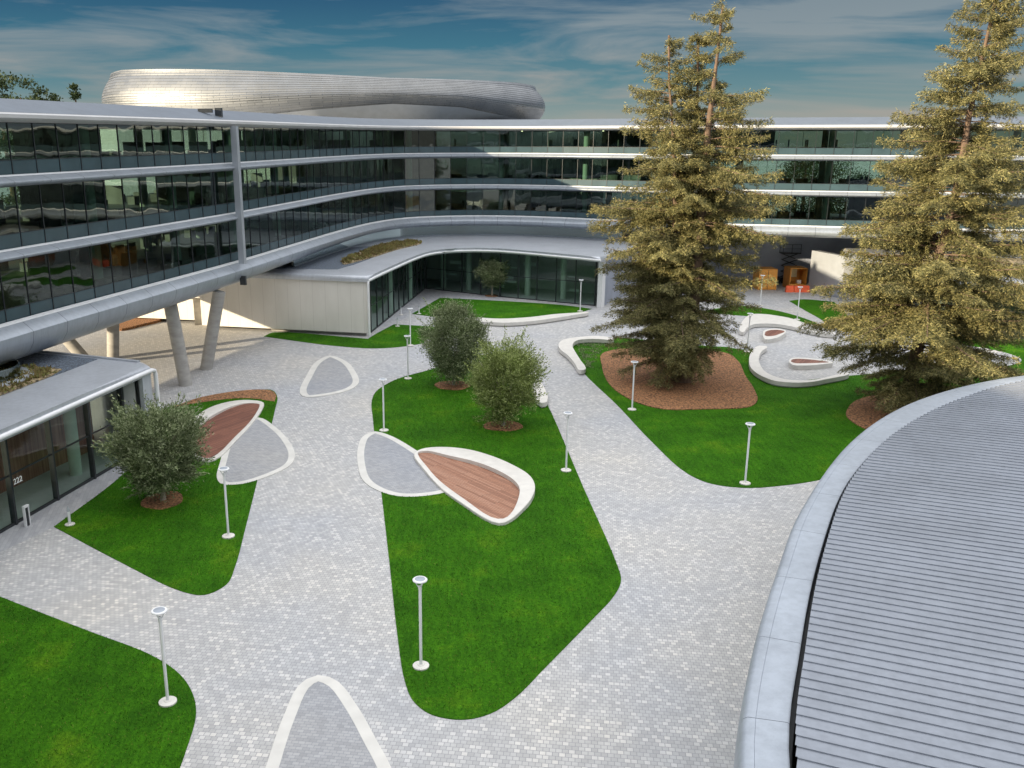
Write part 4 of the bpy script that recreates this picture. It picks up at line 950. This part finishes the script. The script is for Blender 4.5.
trA = [(0, 0, -.05)]+[tp(x, y, f1[1], f1) for x, y in ((689, 335), (696, 285), (700, 230), (704, 180), (708, 130), (713, 90), (718, 50), (723, 5))]
conifer(fir1, trA, lambda z, c: float(np.interp(z, [0, 1.5, 3, 5, 8, 11, 14, 17, 21, 24, 27, 28.5], [1, 2.3, 4.0, 4.7, 5.0, 5.9, 6.2, 5.2, 3.6, 2.0, 1.3, .5] if c > 0 else [1, 3.4, 5.2, 5.8, 5.6, 5, 4.4, 3.3, 2.6, 2.2, 1.5, .6])),
        M['fir_leaf'], 1.15, 1.2, .58, front=(6, 15), sparse=lambda z, c: (.5 if z > 22 else .25 if (z > 15) else (.25 if (c > 0 and z < 8) else .04)))
trB = [(-.5, .6, .2), (-.7, .7, 6), (-1.2, .8, 12)]+[tuple(np.add(tp(x, y, f1[1], f1), (0, .9, 0))) for x, y in ((678, 180), (675, 120), (672, 80), (672, 34))]
conifer(fir1, trB, lambda z, c: float(np.interp(z, [0, 1.5, 3, 5, 8, 11, 14, 17, 20, 23, 25, 26.5], [1, 3.6, 5.2, 6.0, 6.2, 5.8, 5.0, 4.0, 3.1, 2.3, 1.2, .5] if c < 0 else [1, 2, 3, 3, 3, 3, 3, 2.6, 2, 1.5, 1, .4])),
        M['fir_leaf'], 1.25, 1.4, .30, sparse=lambda z, c: .3 if z > 17 else .03)
trC = [(.2, 1.0, .2), (.3, 1.2, 10)]+[tuple(np.add(tp(x, y, f1[1], f1), (0, 1.3, 0))) for x, y in ((698, 160), (702, 100), (703, 34))]
conifer(fir1, trC, lambda z, c: float(np.interp(z, [0, 6, 10, 16, 20, 24, 26.5], [2, 3, 3.2, 2.8, 2.2, 1.2, .5])), M['fir_leaf'], 1.1, 7., .22, sparse=lambda z, c: .45 if z > 20 else .1)
f2_ = G(905, 412); fir2 = empty('redwood_tree', (f2_[0], f2_[1], 0), 'broad tall conifer at the right by the ribbed roof, with golden-green foliage', 'tree', 'tall conifers')
trD = [(0, 0, -.05)]+[tp(x, y, f2_[1], f2_) for x, y in ((918, 345), (933, 277), (943, 240), (952, 212), (960, 175), (968, 122), (976, 86), (983, 55), (992, 15), (1000, -18))]
conifer(fir2, trD, lambda z, c: float(np.interp(z, [0, 1.2, 2.5, 4, 6, 9, 12, 15, 18, 21, 24, 27, 29], [2, 3.4, 4.8, 6.2, 6.9, 6.4, 5.8, 5.1, 4.3, 3.4, 2.4, 1.5, .7])),
        M['fir_leaf'], 1.75, .8, .46, front=(18, 20), sparse=lambda z, c: (.25 if c < -.5 and z > 17 else .05))

# trees beyond the building: crowns above the left wing's roof and greenery seen through the glass
def far_tree(x, y, h, r, label, kind=0, seed=0, grp='trees beyond the building'):
    root = empty('far_tree', (x, y, 0), label, 'tree', grp); m = MB(); m.tube([(0, 0, 0), (.2, .1, h*.5), (0, 0, h*.92)], [.4, .28, .08], 8, False); m.build('trunk', MT['bark'], root)
    n = 34 if kind == 0 else 46; P = []; Nn = []
    for k in range(n):
        if kind == 0: zz = h*random.uniform(.35, 1.); rad = r*math.sin(math.pi*min(1, (zz/h-.25)/.8))*random.uniform(.3, 1)
        else: zz = h*random.uniform(.2, 1.); rad = r*(1.05-zz/h)*random.uniform(.5, 1.1)
        t = random.uniform(0, 2*math.pi); c = np.array([rad*math.cos(t), rad*math.sin(t), zz]); q = 150; s = r*(.17 if kind == 0 else .13)
        P.append(c+rng.normal(size=(q, 3))*s*np.array([1, 1, .6])); Nn.append(rng.normal(size=(q, 3))+np.array([0, 0, .3]))
    leaves('crown', np.vstack(P), np.vstack(Nn), .30, .17, MT['green_leaf'], root)
random.seed(21)
fl = [(-4, 78, 95, 2.6, 'rounded crown at the far left above the roof line, nearest the picture edge', 0), (18, 77, 93, 2.7, 'second rounded crown from the left above the roof line', 0), (37, 83, 96, 2.6, 'pointed crown above the roof between the rounded ones', 1), (53, 90, 98, 2.0, 'low crown just clearing the roof line', 0), (73.5, 80, 98, 1.5, 'small spiky conifer top standing alone above the roof', 1)]
for (px, py, Y, r, lb, kd) in fl:
    q = ZD(px, py, Y); far_tree(q[0], q[1], q[2], r, lb, kd)
k = 0
where = ['behind the left wing near the oval screen', 'behind the left wing, seen through its glass', 'behind the rear wing', 'behind the right end of the rear wing']
for i in range(44, NP-2, 5):
    lw = PATH[i][1] < 112 and PATH[i][0] < 0; p = off(i, (-78 if lw else -34)-6*random.random()); q = off(i, (-92 if lw else -50)-8*random.random())
    for s_, (pt, hh) in enumerate(((p, random.uniform(11, 15.5)), (q, random.uniform(12, 16)))):
        if not (-70 < pt[0] < 36 and 118 < pt[1] < 182): far_tree(pt[0], pt[1], hh, random.uniform(4.5, 6.5), 'green leafy tree beyond the office building, seen only through its windows', 0)
# trees behind the camera are mirrored in the glass: none needed beyond the ring itself

# low planting: roof tufts on the corner pavilion and sparse ground cover by the hook bench
def tufts(name, poly, n, z, h, mat, parent=None, fn=None):
    P = np.array(poly); lo, hi = P.min(0), P.max(0); pts = []
    def inside(p):
        c = False; j = len(P)-1
        for i in range(len(P)):
            if (P[i][1] > p[1]) != (P[j][1] > p[1]) and p[0] < (P[j][0]-P[i][0])*(p[1]-P[i][1])/(P[j][1]-P[i][1])+P[i][0]: c = not c
            j = i
        return c
    while len(pts) < n:
        p = lo+(hi-lo)*rng.random(2)
        if inside(p) and math.sin(p[0]*3.1)+math.cos(p[1]*2.7) > -1.1: pts.append(p)
    A = np.repeat(np.array(pts), 7, 0)+rng.normal(size=(n*7, 2))*.07
    B = np.column_stack([A, np.full(len(A), z)]); D = rng.normal(size=(len(A), 3))*.6+np.array([0, 0, 1.])
    e = bpy.data.objects.new('tmp', None)
    o = leaves(name, B, D, h, h*.45, mat, None); o['kind'] = 'stuff'
    if fn: fn(o)
    else: o['label'] = 'sparse low ground cover'
    return o
leafmat('roof_plant_leaf', [(.14, .11, .05), (.26, .20, .08), (.22, .25, .08)])
tufts('roof_tufts', PLB, 700, ZB+.1, .3, M['roof_plant_leaf'], fn=pb)
tufts('roof_tufts', [(-25.6, 34), (-24.6, 38), (-23.6, 44.9), (-22.6, 49.0), (-22.6, 50.4), (-24.5, 51.0), (-27, 51)], 700, ZA+.08, .22, M['roof_plant_leaf'], fn=pa)
g_ = tufts('ground_cover', GP([(577, 343), (590, 340), (614, 341), (606, 346), (597, 358), (593, 370), (586, 368), (580, 356)]), 190, .03, .14, M['olive_leaf'])

# grass blades on the lawns
m, nt, b = nodes('grass_blades'); g = nt.nodes.new('ShaderNodeNewGeometry')
r = ramp(nt, [(0, (.016, .075, .004)), (.5, (.035, .14, .006)), (.85, (.08, .19, .012)), (1, (.17, .19, .05))], g.outputs['Random Per Island'])
n1, _ = tex(nt, 'ShaderNodeTexNoise', .35, Detail=9., Roughness=.62); r1 = ramp(nt, [(.35, (.8, .8, .8)), (.7, (1.5, 1.3, 1.2))], n1.outputs['Fac'])
nt.links.new(mixrgb(nt, r.outputs[0], r1.outputs[0], 1., 'MULTIPLY'), b.inputs['Base Color']); b.inputs['Roughness'].default_value = .8; b.inputs['Specular IOR Level'].default_value = .15
def grass(i, o, dens):
    me = o.data; tris = []
    for p in me.polygons:
        if p.normal.z > .9 and p.center.z > 0 and len(p.vertices) == 3: tris.append([me.vertices[k].co for k in p.vertices])
    T = np.array([[tuple(c) for c in t] for t in tris]); A = .5*np.abs(np.cross(T[:, 1, :2]-T[:, 0, :2], T[:, 2, :2]-T[:, 0, :2])); n = int(min(A.sum()*dens, 90000))
    k = rng.choice(len(T), n, p=A/A.sum()); u, v = rng.random(n), rng.random(n); f = u+v > 1; u[f] = 1-u[f]; v[f] = 1-v[f]
    P = T[k, 0]+(T[k, 1]-T[k, 0])*u[:, None]+(T[k, 2]-T[k, 0])*v[:, None]; keep = P[:, 1] < 90; P = P[keep]
    for Q in NOGRASS:
        Q = np.array(Q); lo, hi = Q.min(0), Q.max(0); box = np.where((P[:, 0] > lo[0]) & (P[:, 0] < hi[0]) & (P[:, 1] > lo[1]) & (P[:, 1] < hi[1]))[0]
        if not len(box): continue
        x, y = P[box, 0], P[box, 1]; c = np.zeros(len(box), bool); j = len(Q)-1
        for q in range(len(Q)):
            if Q[q][1] != Q[j][1]: c ^= ((Q[q][1] > y) != (Q[j][1] > y)) & (x < (Q[j][0]-Q[q][0])*(y-Q[q][1])/(Q[j][1]-Q[q][1])+Q[q][0])
            j = q
        m_ = np.ones(len(P), bool); m_[box[c]] = False; P = P[m_]
    if len(P) < 50: return
    D = rng.normal(size=P.shape)*.45+np.array([0, 0, 1.]); l = leaves('grass', P, D, .075, .022, MT['grass_blades'], None); l['kind'] = 'stuff'
for i, o in enumerate([o for o in COL.objects if o.name.split('.')[0] == 'lawn']): grass(i, o, (130, 130, 130, 55, 40, 40, 40, 40)[min(i, 7)])
